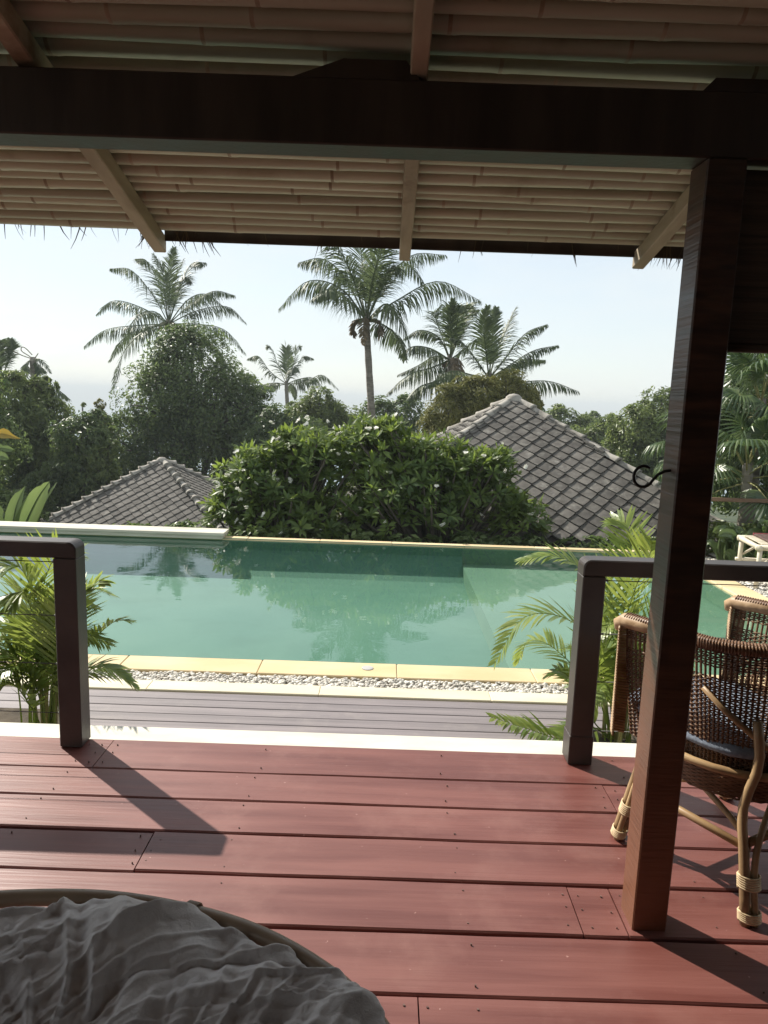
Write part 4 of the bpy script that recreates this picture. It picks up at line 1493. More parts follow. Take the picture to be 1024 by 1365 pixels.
# ------------------------------------------------------------------ tiled roofs
def house(label, apex, half, yawdeg, front_n, seed, flare):
    """square hipped roof; tiles lie in a diamond pattern on four slopes"""
    rs = random.Random(seed)
    t = 0.665                                   # slope of a face
    eave_z = apex.z - half * t
    gz = ground_z(apex.x, apex.y)
    e = empty('house', (apex.x, apex.y, gz), R(yawdeg))
    tag(e, label, 'house', 'hip-roofed houses below the pool')
    top = apex.z - gz
    ev = eave_z - gz
    wl_ = half - 0.45
    wz = ev + 0.45 * t - 0.12
    m = MB()
    m.box(-wl_, wl_, -wl_, wl_, -1.5, max(0.3, wz))
    m.build('wall', MAT['house_wall'], e)
    rf = empty('roof')
    rf.parent = e
    rf.location = (0, 0, top)
    m = MB()
    dz = -0.03
    V = [(0, 0, dz), (-half, -half, -half * t + dz), (half, -half, -half * t + dz), (half, half, -half * t + dz), (-half, half, -half * t + dz)]
    V += [(v[0] * 0.98, v[1] * 0.98, v[2] - 0.10) for v in V]
    m.add(V, [(0, 1, 2), (0, 2, 3), (0, 3, 4), (0, 4, 1), (5, 7, 6), (5, 8, 7), (5, 9, 8), (5, 6, 9)] + [(1 + k, 6 + k, 6 + (k + 1) % 4, 1 + (k + 1) % 4) for k in range(4)])
    m.build('underlay', MAT['underlay'], rf)
    # one tile: a square slab on its corner, lower edges raised and rounded. local: x across, y up the slope, z out
    TW, TH, th = 0.335, 0.37, 0.022
    prof = []
    for (ax, ay), (bx_, by_) in ((((0, -TH / 2)), (TW / 2, 0)), ((TW / 2, 0), (0, TH / 2)), ((0, TH / 2), (-TW / 2, 0)), ((-TW / 2, 0), (0, -TH / 2))):
        prof.append((ax, ay))
        if ay < 0 or by_ < 0:
            mx_, my_ = (ax + bx_) / 2, (ay + by_) / 2
            k = 1.07
            prof.append((mx_ * k, my_ * k))
    tm = MB()
    lift = lambda y_: 0.046 * (0.5 - y_ / TH)
    n = len(prof)
    Vt = [(x_ * 1.0, y_, lift(y_) + th) for x_, y_ in prof] + [(x_, y_, lift(y_) - 0.012) for x_, y_ in prof] + [(0, 0, lift(0) + th + 0.004)]
    tm.add(Vt, [(i, (i + 1) % n, 2 * n) for i in range(n)] + [(n + i, n + (i + 1) % n, (i + 1) % n, i) for i in range(n)])
    tme = tm.mesh('tile', MAT['tile'])
    slope = math.atan(t)
    SLn = half / math.cos(slope)
    count = 0
    joined = MB()
    faces = [0, 90, -90, 180] if flare <= 0 else [0, 90, -90, 180]
    for fa in faces:
        rotf = Matrix.Rotation(R(fa), 4, 'Z') @ Matrix.Rotation(slope, 4, 'X')
        r = 0
        yd = -TH * 0.35
        while -yd < SLn - 0.02:
            wrow = (-yd) * math.cos(slope)
            x_ = (TW / 2 if r % 2 else 0.0)
            xs_ = []
            while x_ < wrow + 0.02:
                xs_ += [x_] if x_ == 0 else [x_, -x_]
                x_ += TW
            for xx in xs_:
                T = rotf @ Matrix.Translation((xx + rs.gauss(0, 0.004), yd + rs.gauss(0, 0.004), 0.0)) @ Matrix.Rotation(rs.gauss(0, 0.02), 4, 'Z') @ Matrix.Rotation(rs.gauss(0, 0.012), 4, 'X') @ Matrix.Rotation(rs.gauss(0, 0.012), 4, 'Y')
                if fa == 0 and count < front_n:
                    o = put('tile', tme, rf)
                    o.matrix_local = T
                    count += 1
                elif fa != 180:
                    joined.add([tuple(T @ Vector(v)) for v in Vt], [tuple(f) for f in tm.f])
            yd -= TH / 2
            r += 1
    tag(joined.build('side_tiles', MAT['tile'], rf), kind='stuff')
    # ridge caps down each hip, overlapping, each one an object
    cap = MB()
    Lc = 0.40 if flare > 0 else 0.50
    V, F = [], []
    nseg = 8
    for iy, (yy, rr, zz) in enumerate(((0.02, 0.075, 0.005), (-Lc * 0.55, 0.085 + flare * 0.3, 0.015), (-Lc * 0.9, 0.098 + flare, 0.025), (-Lc, 0.103 + flare * 1.3, 0.035), (-Lc, 0.085, 0.012))):
        for k in range(nseg + 1):
            a = math.pi * k / nseg
            V.append((rr * math.cos(a), yy, rr * math.sin(a) * 0.85 + zz - 0.03))
    for iy in range(4):
        for k in range(nseg):
            a = iy * (nseg + 1) + k
            F.append((a, a + 1, a + nseg + 2, a + nseg + 1))
    cap.add(V, F)
    cme = cap.mesh('ridge_cap', MAT['ridge'], smooth=True)
    hip = math.atan(t / math.sqrt(2))
    hl = half * math.sqrt(2) / math.cos(hip)
    for fa in (45, -45, 135, -135):
        d = 0.06
        while d < hl - 0.1:
            T = Matrix.Rotation(R(fa), 4, 'Z') @ Matrix.Rotation(hip, 4, 'X') @ Matrix.Translation((rs.gauss(0, 0.006), -d, 0.035)) @ Matrix.Rotation(rs.gauss(0, 0.025), 4, 'Z') @ Matrix.Rotation(rs.gauss(0, 0.015), 4, 'X')
            o = put('ridge_cap', cme, rf)
            o.matrix_local = T
            d += Lc - 0.055
    m = MB()
    V, F = [], []
    for iz, (rr, zz) in enumerate(((0.19, -0.06), (0.17, 0.03), (0.10, 0.085), (0.0, 0.10))):
        for k in range(10):
            V.append((rr * math.cos(k * 0.6283), rr * math.sin(k * 0.6283), zz))
    for iz in range(3):
        for k in range(10):
            F.append((iz * 10 + k, iz * 10 + (k + 1) % 10, iz * 10 + 10 + (k + 1) % 10, iz * 10 + 10 + k))
    m.add(V, F)
    m.build('apex_cap', MAT['ridge'], rf, smooth=True)
    return e


house('house with larger grey diamond-tiled hip roof close behind the pool', at(685, 531, 15.5), 3.6, 0, 300, 71, 0.0)
house('house with smaller scalloped grey tiled hip roof below the plank', at(216, 613, 24), 3.6, -2, 300, 72, 0.045)


# ------------------------------------------------------------------ areca palms by the railings
def areca(label, base, fronds, stems, seed, extra):
    e = empty('areca_palm', base)
    tag(e, label, 'palm plant', 'areca palms at the deck edge')
    rs = random.Random(seed)
    for i, (pts, Ys, leaf, roll) in enumerate(fronds):
        W = [np.array(at(px, py, base[1] + (Y - 3.5) * 1.15)) - np.array(base) for (px, py), Y in zip(pts, Ys)]
        put('frond', frond_mesh('frond', cr(W, 16), MAT['areca'], leaf=leaf * 1.15, n=36, start=0.22, hang=0.55, wid=0.0095, stem=0.006, lift=0.35, sweep=0.75, seed=seed * 50 + i, tip=0.4, roll=roll, jag=0.07), e)
    for j in range(extra):
        az = rs.uniform(0, 6.28)
        h = rs.uniform(0.35, 0.95)
        rch = rs.uniform(0.2, 0.5)
        d = np.array((math.cos(az) * rch, math.sin(az) * rch * 0.6, 0))
        s0 = np.array((rs.gauss(0, 0.06), rs.gauss(0, 0.05), 0.0))
        W = [s0, s0 + d * 0.1 + (0, 0, h * 0.6), s0 + d * 0.5 + (0, 0, h * 1.0), s0 + d * 1.1 + (0, 0, h * 0.92)]
        put('frond', frond_mesh('frond', cr(W, 14), MAT['areca'], leaf=0.24, n=26, start=0.35, hang=0.6, wid=0.008, stem=0.006, lift=0.3, sweep=0.75, seed=seed * 50 + 30 + j, jag=0.08), e)
    for k in range(stems):
        m = MB()
        x_, y_ = rs.gauss(0, 0.06), rs.gauss(0, 0.05)
        h = rs.uniform(0.45, 0.8)
        m.tube([(x_, y_, -0.03), (x_ * 1.3, y_ * 1.2, h * 0.5), (x_ * 1.9, y_ * 1.4, h)], [0.013, 0.011, 0.008], 7)
        m.build('cane', MAT['areca_stem'], e, smooth=True)


bR = on(822, 992, 0)
areca('yellow-green areca palm behind the railing next to the wicker chair', tuple(on(818, 988, -0.44)),
      [([(818, 985), (815, 900), (845, 790), (868, 735), (862, 715)], [3.5, 3.5, 3.45, 3.4, 3.35], 0.26, 0.5),
       ([(820, 985), (822, 880), (838, 770), (838, 705), (815, 690)], [3.5, 3.52, 3.6, 3.7, 3.8], 0.24, 0.6),
       ([(812, 985), (805, 880), (790, 780), (745, 742), (690, 748)], [3.5, 3.5, 3.5, 3.5, 3.5], 0.20, 0.2),
       ([(812, 985), (800, 890), (765, 830), (700, 822), (658, 888)], [3.5, 3.45, 3.4, 3.35, 3.3], 0.24, 0.1),
       ([(815, 985), (800, 930), (740, 865), (705, 855), (690, 885)], [3.5, 3.6, 3.75, 3.85, 3.9], 0.20, 0.1),
       ([(812, 985), (790, 970), (750, 985), (705, 972), (652, 955)], [3.5, 3.45, 3.4, 3.35, 3.3], 0.20, 0.3),
       ([(818, 985), (812, 880), (815, 800), (800, 760), (775, 770)], [3.5, 3.6, 3.7, 3.75, 3.8], 0.24, 0.0),
       ([(822, 985), (830, 900), (860, 850), (900, 860), (915, 900)], [3.5, 3.6, 3.7, 3.8, 3.85], 0.24, 0.0),
       ([(815, 985), (806, 900), (818, 810), (860, 760), (910, 770)], [3.5, 3.6, 3.7, 3.8, 3.9], 0.26, 0.2),
       ([(816, 985), (800, 930), (800, 880), (830, 860), (850, 900)], [3.5, 3.4, 3.35, 3.32, 3.3], 0.22, 0.0),
       ([(816, 985), (790, 960), (765, 910), (745, 895), (725, 905)], [3.5, 3.6, 3.65, 3.7, 3.75], 0.16, 0.2)], 9, 5, 12)
areca('yellow-green areca palm behind the railing near the plank', tuple(on(62, 978, -0.44)),
      [([(62, 975), (58, 880), (55, 800), (72, 745), (100, 735)], [3.5, 3.5, 3.5, 3.5, 3.5], 0.30, 0.7),
       ([(60, 975), (55, 890), (48, 810), (30, 760), (8, 755)], [3.5, 3.5, 3.45, 3.4, 3.35], 0.30, 0.3),
       ([(62, 975), (60, 900), (40, 850), (5, 830), (-25, 850)], [3.5, 3.5, 3.5, 3.5, 3.5], 0.26, 0.1),
       ([(66, 975), (75, 880), (100, 810), (130, 775), (140, 780)], [3.5, 3.6, 3.7, 3.75, 3.8], 0.17, 0.4),
       ([(66, 975), (80, 920), (115, 865), (150, 830), (178, 828)], [3.5, 3.55, 3.6, 3.6, 3.6], 0.15, 0.2),
       ([(66, 975), (85, 920), (120, 890), (155, 895), (182, 918)], [3.5, 3.5, 3.5, 3.5, 3.5], 0.17, 0.1),
       ([(60, 975), (50, 920), (25, 880), (0, 880), (-20, 900)], [3.5, 3.45, 3.4, 3.38, 3.35], 0.22, 0.1),
       ([(58, 975), (40, 940), (15, 910), (-5, 930), (-12, 965)], [3.5, 3.4, 3.35, 3.33, 3.3], 0.20, 0.1),
       ([(64, 975), (70, 900), (80, 840), (95, 800), (110, 790)], [3.5, 3.4, 3.35, 3.3, 3.3], 0.24, 0.4),
       ([(62, 975), (64, 900), (60, 850), (35, 820), (10, 840)], [3.5, 3.6, 3.7, 3.75, 3.8], 0.24, 0.1)], 10, 3, 13)


# ------------------------------------------------------------------ fan palms, banana, plants on the right terrace
def fan_leaf(name, seed, rad=0.5, n=34):
    rs = random.Random(seed)
    V, F = [], []
    for i in range(n):
        a = R(-145 + 290 * i / (n - 1))
        da = R(290 / (n - 1) * 0.52)
        L = rad * (0.82 + 0.18 * math.cos(a)) * rs.uniform(0.92, 1.05)
        o = len(V)
        for s_, rr, wk, dz in ((0, 0.03, 1, 0), (1, L * 0.45, 1, 0.03), (2, L * 0.72, 0.62, -0.01), (3, L * 0.93, 0.3, -0.08 - rs.uniform(0, 0.06)), (4, L, 0.02, -0.16 - rs.uniform(0, 0.12))):
            z = dz * rad / 0.5
            pl_ = 0.012 if s_ in (1, 2) else 0
            V += [(rr * math.sin(a - da * wk), rr * math.cos(a - da * wk), z), (rr * math.sin(a), rr * math.cos(a), z + pl_), (rr * math.sin(a + da * wk), rr * math.cos(a + da * wk), z)]
        for s_ in range(4):
            p, q = o + 3 * s_, o + 3 * s_ + 3
            F += [(p, p + 1, q + 1, q), (p + 1, p + 2, q + 2, q + 1)]
    m = MB()
    m.add(V, F)
    return m.mesh(name, MAT['fan'])


fans = [fan_leaf('leaf', s_, 0.52) for s_ in (1, 2, 3)]


def fan_palm(label, x, y, h, n, seed):
    gz = ground_z(x, y)
    e = empty('fan_palm', (x, y, gz))
    tag(e, label, 'fan palm', 'fan palms by the fence')
    put('trunk', trunk_mesh('trunk', [(0, 0, -0.05), (0.03, 0, h * 0.5), (0, 0, h)], 0.09, 0.07, MAT['trunk']), e)
    rs = random.Random(seed)
    for i in range(n):
        az = i * 2.4 + rs.uniform(-.3, .3)
        el = R(80 - 105 * i / n + rs.uniform(-8, 8))
        pl_ = rs.uniform(0.45, 0.75)
        d = Vector((math.cos(az) * math.cos(el), math.sin(az) * math.cos(el), math.sin(el)))
        st = Vector((0, 0, h - 0.05 - 0.25 * i / n))
        tipp = st + d * pl_ + Vector((0, 0, -0.05))
        m = MB()
        m.tube([st, st + d * pl_ * 0.5 + Vector((0, 0, 0.02)), tipp], [0.014, 0.010, 0.007], 6)
        m.build('stalk', MAT['areca_stem'], e, smooth=True)
        o = put('leaf', fans[i % 3], e, tipp)
        upv = Vector((0, 0, 1))
        fd = (d + Vector((0, 0, -0.45))).normalized()
        sx = fd.cross(upv).normalized()
        nz = sx.cross(fd)
        o.matrix_local = Matrix.Translation(tipp) @ Matrix((sx, fd, nz)).transposed().to_4x4() @ Matrix.Rotation(rs.uniform(-.3, .3), 4, 'Y')


fan_palm('tall fan palm with drooping leaf tips over the wooden fence', 5.75, 11.1, 2.6, 22, 81)
fan_palm('low fan palm spreading just above the fence rail', 5.35, 10.5, 1.45, 18, 82)
fan_palm('slim fan palm half behind the square post', 5.35, 12.0, 2.75, 16, 83)
fan_palm('fan palm deeper behind the fence with crown under the blind', 6.6, 11.9, 3.2, 20, 84)


def paddle(name, path, wid, mat, n=18, tear=0.0, seed=0, roll=0.0):
    rs = random.Random(seed)
    c = cr(path, n)
    V, F = [], []
    for i in range(n + 1):
        t = i / n
        tan = c[min(i + 1, n)] - c[max(i - 1, 0)]
        tan /= np.linalg.norm(tan)
        sv = np.cross(tan, (0.25, -1.0, 0.35))
        sv /= np.linalg.norm(sv)
        nv = np.cross(sv, tan)
        c_, s_ = math.cos(roll), math.sin(roll)
        sv, nv = sv * c_ + nv * s_, nv * c_ - sv * s_
        w = wid * (math.sin(math.pi * min(1, max(0.0, (t - 0.14) / 0.86)) ** 0.75) ** 0.6 if t > 0.14 else 0.03) + 0.008
        if tear and rs.random() < tear:
            w *= rs.uniform(0.5, 0.8)
        for k in (-1, -0.5, 0, 0.5, 1):
            V.append(c[i] + sv * w * k + nv * (abs(k) * w * 0.38 + rs.uniform(-.004, .004)))
    for i in range(n):
        for k in range(4):
            a = i * 5 + k
            F.append((a, a + 1, a + 6, a + 5))
    m = MB()
    m.add(V, F)
    m.tube([tuple(p) for p in c], [0.022 * (1 - 0.8 * i / n) for i in range(n + 1)], 6)
    return m.mesh(name, mat, smooth=True)


bb = Vector((-6.4, 12.2, ground_z(-6.4, 12.2)))
e = empty('banana_plant', bb)
tag(e, 'banana plant with broad pale green leaves behind the plank', 'banana plant')
for i, (pts, w, mt, ro) in enumerate([([(10, 760), (15, 715), (22, 675), (34, 648)], 0.13, 'banana', 0.3), ([(20, 765), (28, 715), (48, 668), (66, 642)], 0.17, 'banana', -0.2), ([(22, 765), (45, 710), (58, 675), (76, 643)], 0.07, 'banana', 0.9),
                                      ([(5, 770), (-20, 710), (-50, 680), (-80, 690)], 0.2, 'banana', 0.0), ([(5, 760), (0, 700), (-18, 650), (-30, 620)], 0.16, 'banana', 0.3)]):
    put('leaf', paddle('leaf', [np.array(at(px, py, 12.2)) - np.array(bb) for px, py in pts], w, MAT[mt], seed=i, tear=0.25, roll=ro), e)
m = MB()
m.tube([(0, 0, -0.1), (0.02, 0, 0.5), (0.05, 0, 1.0)], [0.11, 0.09, 0.06], 10)
m.build('stem', MAT['areca_stem'], e, smooth=True)
bb = Vector((-9.2, 16.5, ground_z(-9.2, 16.5)))
e = empty('banana_plant', bb)
tag(e, 'banana plant with one yellow drying leaf under the pale tree', 'banana plant')
for i, (pts, w, mt) in enumerate([([(-10, 700), (-20, 620), (-5, 580), (27, 585)], 0.16, 'banana_dry'), ([(-10, 700), (-25, 640), (-10, 600), (20, 600)], 0.15, 'banana'), ([(-10, 700), (-35, 620), (-60, 590), (-90, 600)], 0.2, 'banana'), ([(-10, 700), (-12, 640), (-2, 610), (12, 612)], 0.14, 'banana')]):
    put('leaf', paddle('leaf', [np.array(at(px, py, 16.5)) - np.array(bb) for px, py in pts], w, MAT[mt], seed=10 + i, tear=0.3), e)
m = MB()
m.tube([(0, 0, -0.1), (0.02, 0, 0.8), (0.05, 0, 1.6)], [0.12, 0.10, 0.06], 10)
m.build('stem', MAT['areca_stem'], e, smooth=True)


def broad_plant(label, x, y, h, n, seed, L=0.28):
    gz = ground_z(x, y)
    rs = random.Random(seed)
    e = empty('leafy_plant', (x, y, gz))
    tag(e, label, 'plant', 'leafy plants below the fence')
    for i in range(n):
        az = i * 2.4
        el = rs.uniform(0.2, 1.2)
        d = np.array((math.cos(az) * math.cos(el), math.sin(az) * math.cos(el), math.sin(el)))
        s0 = np.array((rs.gauss(0, 0.08), rs.gauss(0, 0.08), 0))
        st = s0 + np.array((0, 0, h * rs.uniform(0.3, 1.0)))
        ll = L * rs.uniform(0.7, 1.2)
        put('leaf', paddle('leaf', [s0 * 0.6, st, st + d * ll * 0.6, st + d * ll + np.array((0, 0, -0.1))], 0.055, MAT['fan'], n=8, seed=seed + i, roll=rs.uniform(-.6, .6)), e)


broad_plant('leafy plant growing between the fence and the bamboo bench', 4.75, 9.55, 0.55, 26, 91)
broad_plant('leafy plant behind the bamboo bench by the pebble strip', 5.25, 9.6, 0.6, 26, 92)
broad_plant('leafy plant hidden partly by the square post at path end', 4.4, 10.55, 0.7, 24, 93)
V, F = leaf_cloud([(4.4 + i * 0.5, 10.25 + 0.15 * math.sin(i * 2.7), -0.3, 0.4, 0.3, 0.42) for i in range(8)], 9000, 0.10, 66)
tag(put('hedge', fast_mesh('hedge', V, F, MAT['crown_mid'])), 'tangled low hedge growing along the wooden fence', 'hedge', kind='stuff')

# wooden fence on the right
fe = empty('fence', (4.5, 9.8, -0.45))
tag(fe, 'brown wooden fence rail behind the bamboo bench', 'fence')
m = MB()
m.box(-0.35, 3.2, -0.035, 0.035, 0.815, 0.865, 0.005)
m.build('top_rail', MAT['fence'], fe)
for xp in (-0.3, 1.45, 3.1):
    m = MB()
    m.box(xp - 0.04, xp + 0.04, -0.032, 0.032, -0.25, 0.813, 0.004)
    m.build('post', MAT['fence'], fe)
for z in (0.25, 0.53):
    m = MB()
    m.tube([(-0.3, 0, z), (3.1, 0, z)], 0.004, 6)
    m.build('cable', MAT['steel'], fe)

# bamboo bench
tl = at(984, 713, 8.8)
be = empty('bamboo_bench', (tl.x, 8.8, -0.45), R(-8))
tag(be, 'pale bamboo bench on the white path beside the fence', 'bench')
HB = tl.z + 0.45
for (x_, y_) in ((0.05, 0.0), (0.05, -0.62), (1.35, 0.0), (1.35, -0.62)):
    m = MB()
    m.tube([(x_, y_, 0), (x_, y_, HB - 0.03)], 0.028, 10)
    m.build('leg', MAT['bench_bamboo'], be, smooth=True)
for y_ in (0.0, -0.62):
    m = MB()
    m.tube([(0, y_, HB - 0.035), (1.42, y_, HB - 0.035)], 0.034, 10)
    m.build('frame_pole', MAT['bench_bamboo'], be, smooth=True)
    m = MB()
    m.tube([(0.0, y_, HB * 0.42), (1.42, y_, HB * 0.42)], 0.022, 10)
    m.build('stretcher', MAT['bench_bamboo'], be, smooth=True)
    m = MB()
    m.tube([(0.08, y_, HB * 0.55), (0.35, y_, HB - 0.05)], 0.016, 8)
    m.build('brace', MAT['bench_bamboo'], be, smooth=True)
for x_ in (0.03, 1.38):
    m = MB()
    m.tube([(x_, 0.04, HB - 0.035), (x_, -0.68, HB - 0.035)], 0.03, 10)
    m.build('frame_pole', MAT['bench_bamboo'], be, smooth=True)
for k in range(16):
    m = MB()
    m.box(0.07, 1.34, -0.58 + k * 0.036, -0.58 + k * 0.036 + 0.03, HB - 0.006, HB + 0.004, 0.002)
    m.build('slat', MAT['bench_bamboo'], be)
mt = empty('seat_mat', tuple(be.matrix_basis @ Vector((0.75, -0.3, HB + 0.006))), R(-8))
mt.location = (tl.x + 0.72, 8.8 - 0.40, -0.45 + HB + 0.006)
tag(mt, 'dark woven mat with red border lying on the bamboo bench', 'mat')
m = MB()
m.box(-0.6, 0.6, -0.26, 0.26, 0, 0.03, 0.01)
m.build('mat_body', MAT['mat'], mt)
for yy in (-0.275, 0.275):
    m = MB()
    m.box(-0.6, 0.6, yy - 0.013, yy + 0.013, 0, 0.034, 0.005)
    m.build('border', MAT['cushion_red'], mt)
cb = empty('clay_box', (tl.x + 0.40, 8.36, -0.45 + HB + 0.037), R(-8))
tag(cb, 'pinkish clay box standing on the mat of the bench', 'box')
m = MB()
m.box(-0.13, 0.13, -0.09, 0.09, 0, 0.10, 0.008)
m.build('body', MAT['clay'], cb)
m = MB()
m.box(-0.138, 0.138, -0.098, 0.098, 0.101, 0.125, 0.006)
m.build('lid', MAT['clay'], cb)


# ------------------------------------------------------------------ wicker armchair
def shell_pt(u, v):
    """horseshoe shell in chair coordinates (x right, y forward, z up). u in -1..1 round the back, v in 0..1 up"""
    # plan outline: straight arms joined by a half ellipse
    arm = 0.30
    wx = 0.245 + 0.075 * v
    by = 0.20 + 0.05 * v
    s = abs(u)
    if s > 0.62:
        t = (s - 0.62) / 0.38
        x = wx * (1 - 0.02 * t)
        y = -0.26 + t * arm
        out = 1
    else:
        a = s / 0.62 * math.pi / 2
        x = wx * math.sin(a)
        y = -0.26 - by * math.cos(a)
    rim = 0.855 - 0.025 * s ** 2
    z0 = 0.36 + 0.02 * s
    x = math.copysign(x, u)
    z = z0 + (rim - z0) * v
    bulge = 0.03 * math.sin(math.pi * v)
    return Vector((x * (1 + bulge), y - bulge * (1 - s) * 0.5, z))


ch = empty('wicker_armchair', (1.20, 2.625, 0), math.atan2(0.484, 0.875))
tag(ch, 'brown wicker tub armchair with rattan legs beside the square post', 'chair')
# weave
m = MB()
NR = 80
for i in range(NR + 1):
    u = -1 + 2 * i / NR
    m.tube([shell_pt(u, v / 6) for v in range(7)], 0.0042, 5, caps=False)
m.build('ribs', MAT['wicker'], ch, smooth=True)['kind'] = 'stuff'
m = MB()
rowsN = 58
for r_ in range(rowsN):
    v = (r_ + 0.5) / rowsN
    if 0.80 < v < 0.86:
        continue
    pts = []
    N = NR * 2
    for i in range(N + 1):
        u = -1 + 2 * i / N
        p = shell_pt(u, v)
        p2 = shell_pt(max(-1, u - 0.01), v)
        p3 = shell_pt(min(1, u + 0.01), v)
        tn = (p3 - p2).normalized()
        nr = tn.cross(Vector((0, 0, 1))).normalized()
        ph_ = (i // 2 + r_) % 2 * 2 - 1
        amp = 0.0055 * ph_ if i % 2 == 0 else 0.0
        pts.append(p + nr * amp + Vector((0, 0, random.uniform(-0.0012, 0.0012))))
    m.tube(pts, 0.0031, 4, caps=False)
m.build('weave', MAT['wicker'], ch, smooth=True)['kind'] = 'stuff'
# rolled rim wrapped in cane
m = MB()
rim = [shell_pt(-1 + 2 * i / 60, 1.0) + Vector((0, 0, 0.012)) for i in range(61)]
m.tube(rim, 0.021, 10)
m.build('rim', MAT['wicker'], ch, smooth=True)
m = MB()
N = 900
pts = []
for i in range(N + 1):
    f_ = i / N * 60
    k = min(int(f_), 59)
    p = rim[k].lerp(rim[k + 1], f_ - k)
    tn = (rim[k + 1] - rim[k]).normalized()
    a_ = Vector((0, 0, 1))
    b_ = tn.cross(a_).normalized()
    an = i * 2 * math.pi / 6
    pts.append(p + (a_ * math.cos(an) + b_ * math.sin(an)) * 0.0215)
m.tube(pts, 0.0042, 4, caps=False)
m.build('rim_wrap', MAT['wicker'], ch, smooth=True)['kind'] = 'stuff'
# front ends of the arms: woven upright panels with a pale rolled cap
for s_ in (-1, 1):
    m = MB()
    x0_, y0_ = 0.315 * s_, 0.055
    for k in range(40):
        z_ = 0.40 + k * 0.0105
        w_ = 0.030 + 0.012 * (k / 40)
        m.tube([(x0_ - w_, y0_ - 0.02, z_), (x0_, y0_ + 0.018, z_ + 0.002), (x0_ + w_, y0_ - 0.02, z_)], 0.0052, 5)
    m.build('arm_front', MAT['wicker_light'], ch, smooth=True)
    m = MB()
    m.tube([(x0_ - 0.005, -0.16, 0.846), (x0_, -0.02, 0.838), (x0_, 0.05, 0.832), (x0_, 0.075, 0.815), (x0_, 0.078, 0.79)], [0.020, 0.027, 0.028, 0.025, 0.014], 12)
    m.build('arm_cap', MAT['wicker_light'], ch, smooth=True)
# round woven seat
m = MB()
for k in range(14):
    t_ = k / 13
    rx, ry = 0.30 - 0.04 * (1 - t_), 0.30 - 0.04 * (1 - t_)
    z_ = 0.33 + 0.10 * t_
    m.tube([((rx + 0.006 * ((a + k) % 2)) * math.cos(a * math.pi / 45), -0.21 + (ry + 0.006 * ((a + k) % 2)) * math.sin(a * math.pi / 45), z_ + random.uniform(-.001, .001)) for a in range(90)], 0.0042, 5, closed=True)
m.build('seat_basket', MAT['wicker'], ch, smooth=True)['kind'] = 'stuff'
m = MB()
V = [(0, -0.21, 0.425)] + [(0.29 * math.cos(a * 0.2094), -0.21 + 0.29 * math.sin(a * 0.2094), 0.425) for a in range(30)] + [(0.25 * math.cos(a * 0.2094), -0.21 + 0.25 * math.sin(a * 0.2094), 0.335) for a in range(30)] + [(0, -0.21, 0.335)]
m.add(V, [(0, 1 + a, 1 + (a + 1) % 30) for a in range(30)] + [(61, 31 + (a + 1) % 30, 31 + a) for a in range(30)] + [(1 + a, 31 + a, 31 + (a + 1) % 30, 1 + (a + 1) % 30) for a in range(30)])
m.build('seat', MAT['dark_wood'], ch)
m = MB()
m.tube([(0.31 * math.cos(a * 0.2094), -0.21 + 0.31 * math.sin(a * 0.2094), 0.44) for a in range(30)], 0.014, 8, closed=True)
m.build('seat_ring', MAT['rattan'], ch, smooth=True)
# outer diagonal braces on the back
for s_ in (-1, 1):
    pts = [shell_pt(s_ * (0.62 - 0.5 * t_), 0.70 - 0.52 * t_) + Vector((0, -0.022 - 0.01 * t_, 0)) for t_ in (0, 0.25, 0.5, 0.75, 1)]
    m = MB()
    m.tube(pts, 0.011, 8)
    m.build('brace', MAT['rattan'], ch, smooth=True)
# legs: three canes bound together, the rear ones run up as back posts
feet = [(-0.32, 0.0), (0.32, 0.0), (-0.29, -0.53), (0.29, -0.53)]
for fx, fy in feet:
    rear = fy < -0.2
    sx = math.copysign(1, fx)
    tx, ty = fx * 0.80, (-0.05 if not rear else -0.44)
    lg = empty('leg', (fx, fy, 0))
    lg.parent = ch
    d = Vector((tx - fx, ty - fy, 0.36))
    perp = Vector((-d.y, d.x, 0)).normalized() if (abs(d.x) + abs(d.y)) > 1e-6 else Vector((1, 0, 0))
    tow = Vector((d.x, d.y, 0)).normalized()
    offs = [perp * 0.017, -perp * 0.015, tow * 0.024]
    for k, of in enumerate(offs):
        mm = MB()
        low = of
        if k == 0:
            if rear:
                pp = shell_pt(sx * 0.36, 0.55) - Vector((fx, fy, 0)) + Vector((0, -0.03, 0))
                pts = [low, low + d * 0.55, d * 0.95 + of, (d + pp) / 2 + Vector((0, -0.02, 0)), pp]
            else:
                pts = [low, low + d * 0.5, d * 1.15 + of]
            mm.tube(cr(pts, 10), 0.0155, 8)
        elif k == 1:
            side = Vector((0.20 * -sx, 0.0, 0.33))
            pts = [low, low + d * 0.42, low + d * 0.6 + side * 0.12, Vector((side.x, (ty - fy), 0.345))]
            mm.tube(cr(pts, 12), 0.0105, 8)
        else:
            fb = Vector((0, 0.20 * (1 if rear else -1), 0.33))
            pts = [low, low + d * 0.42, low + d * 0.6 + fb * 0.12, Vector((tx - fx, fb.y + (ty - fy), 0.345))]
            mm.tube(cr(pts, 12), 0.0105, 8)
        mm.build('cane', MAT['rattan'], lg, smooth=True)
    for z0_, z1_ in ((0.012, 0.040), (0.105, 0.145)):
        mm = MB()
        turns = 6 if z0_ > 0.05 else 5
        N = turns * 14
        pts = []
        for i in range(N + 1):
            a = i * 2 * math.pi / 14
            z_ = z0_ + (z1_ - z0_) * i / N
            c_ = d * (z_ / 0.36) + tow * 0.006
            rx = 0.034
            ry = 0.026
            pts.append(c_ + perp * rx * math.cos(a) + tow * ry * math.sin(a) + Vector((0, 0, z_ - c_.z)))
        mm.tube(pts, 0.0036, 5)
        mm.build('binding', MAT['binding'], lg, smooth=True)
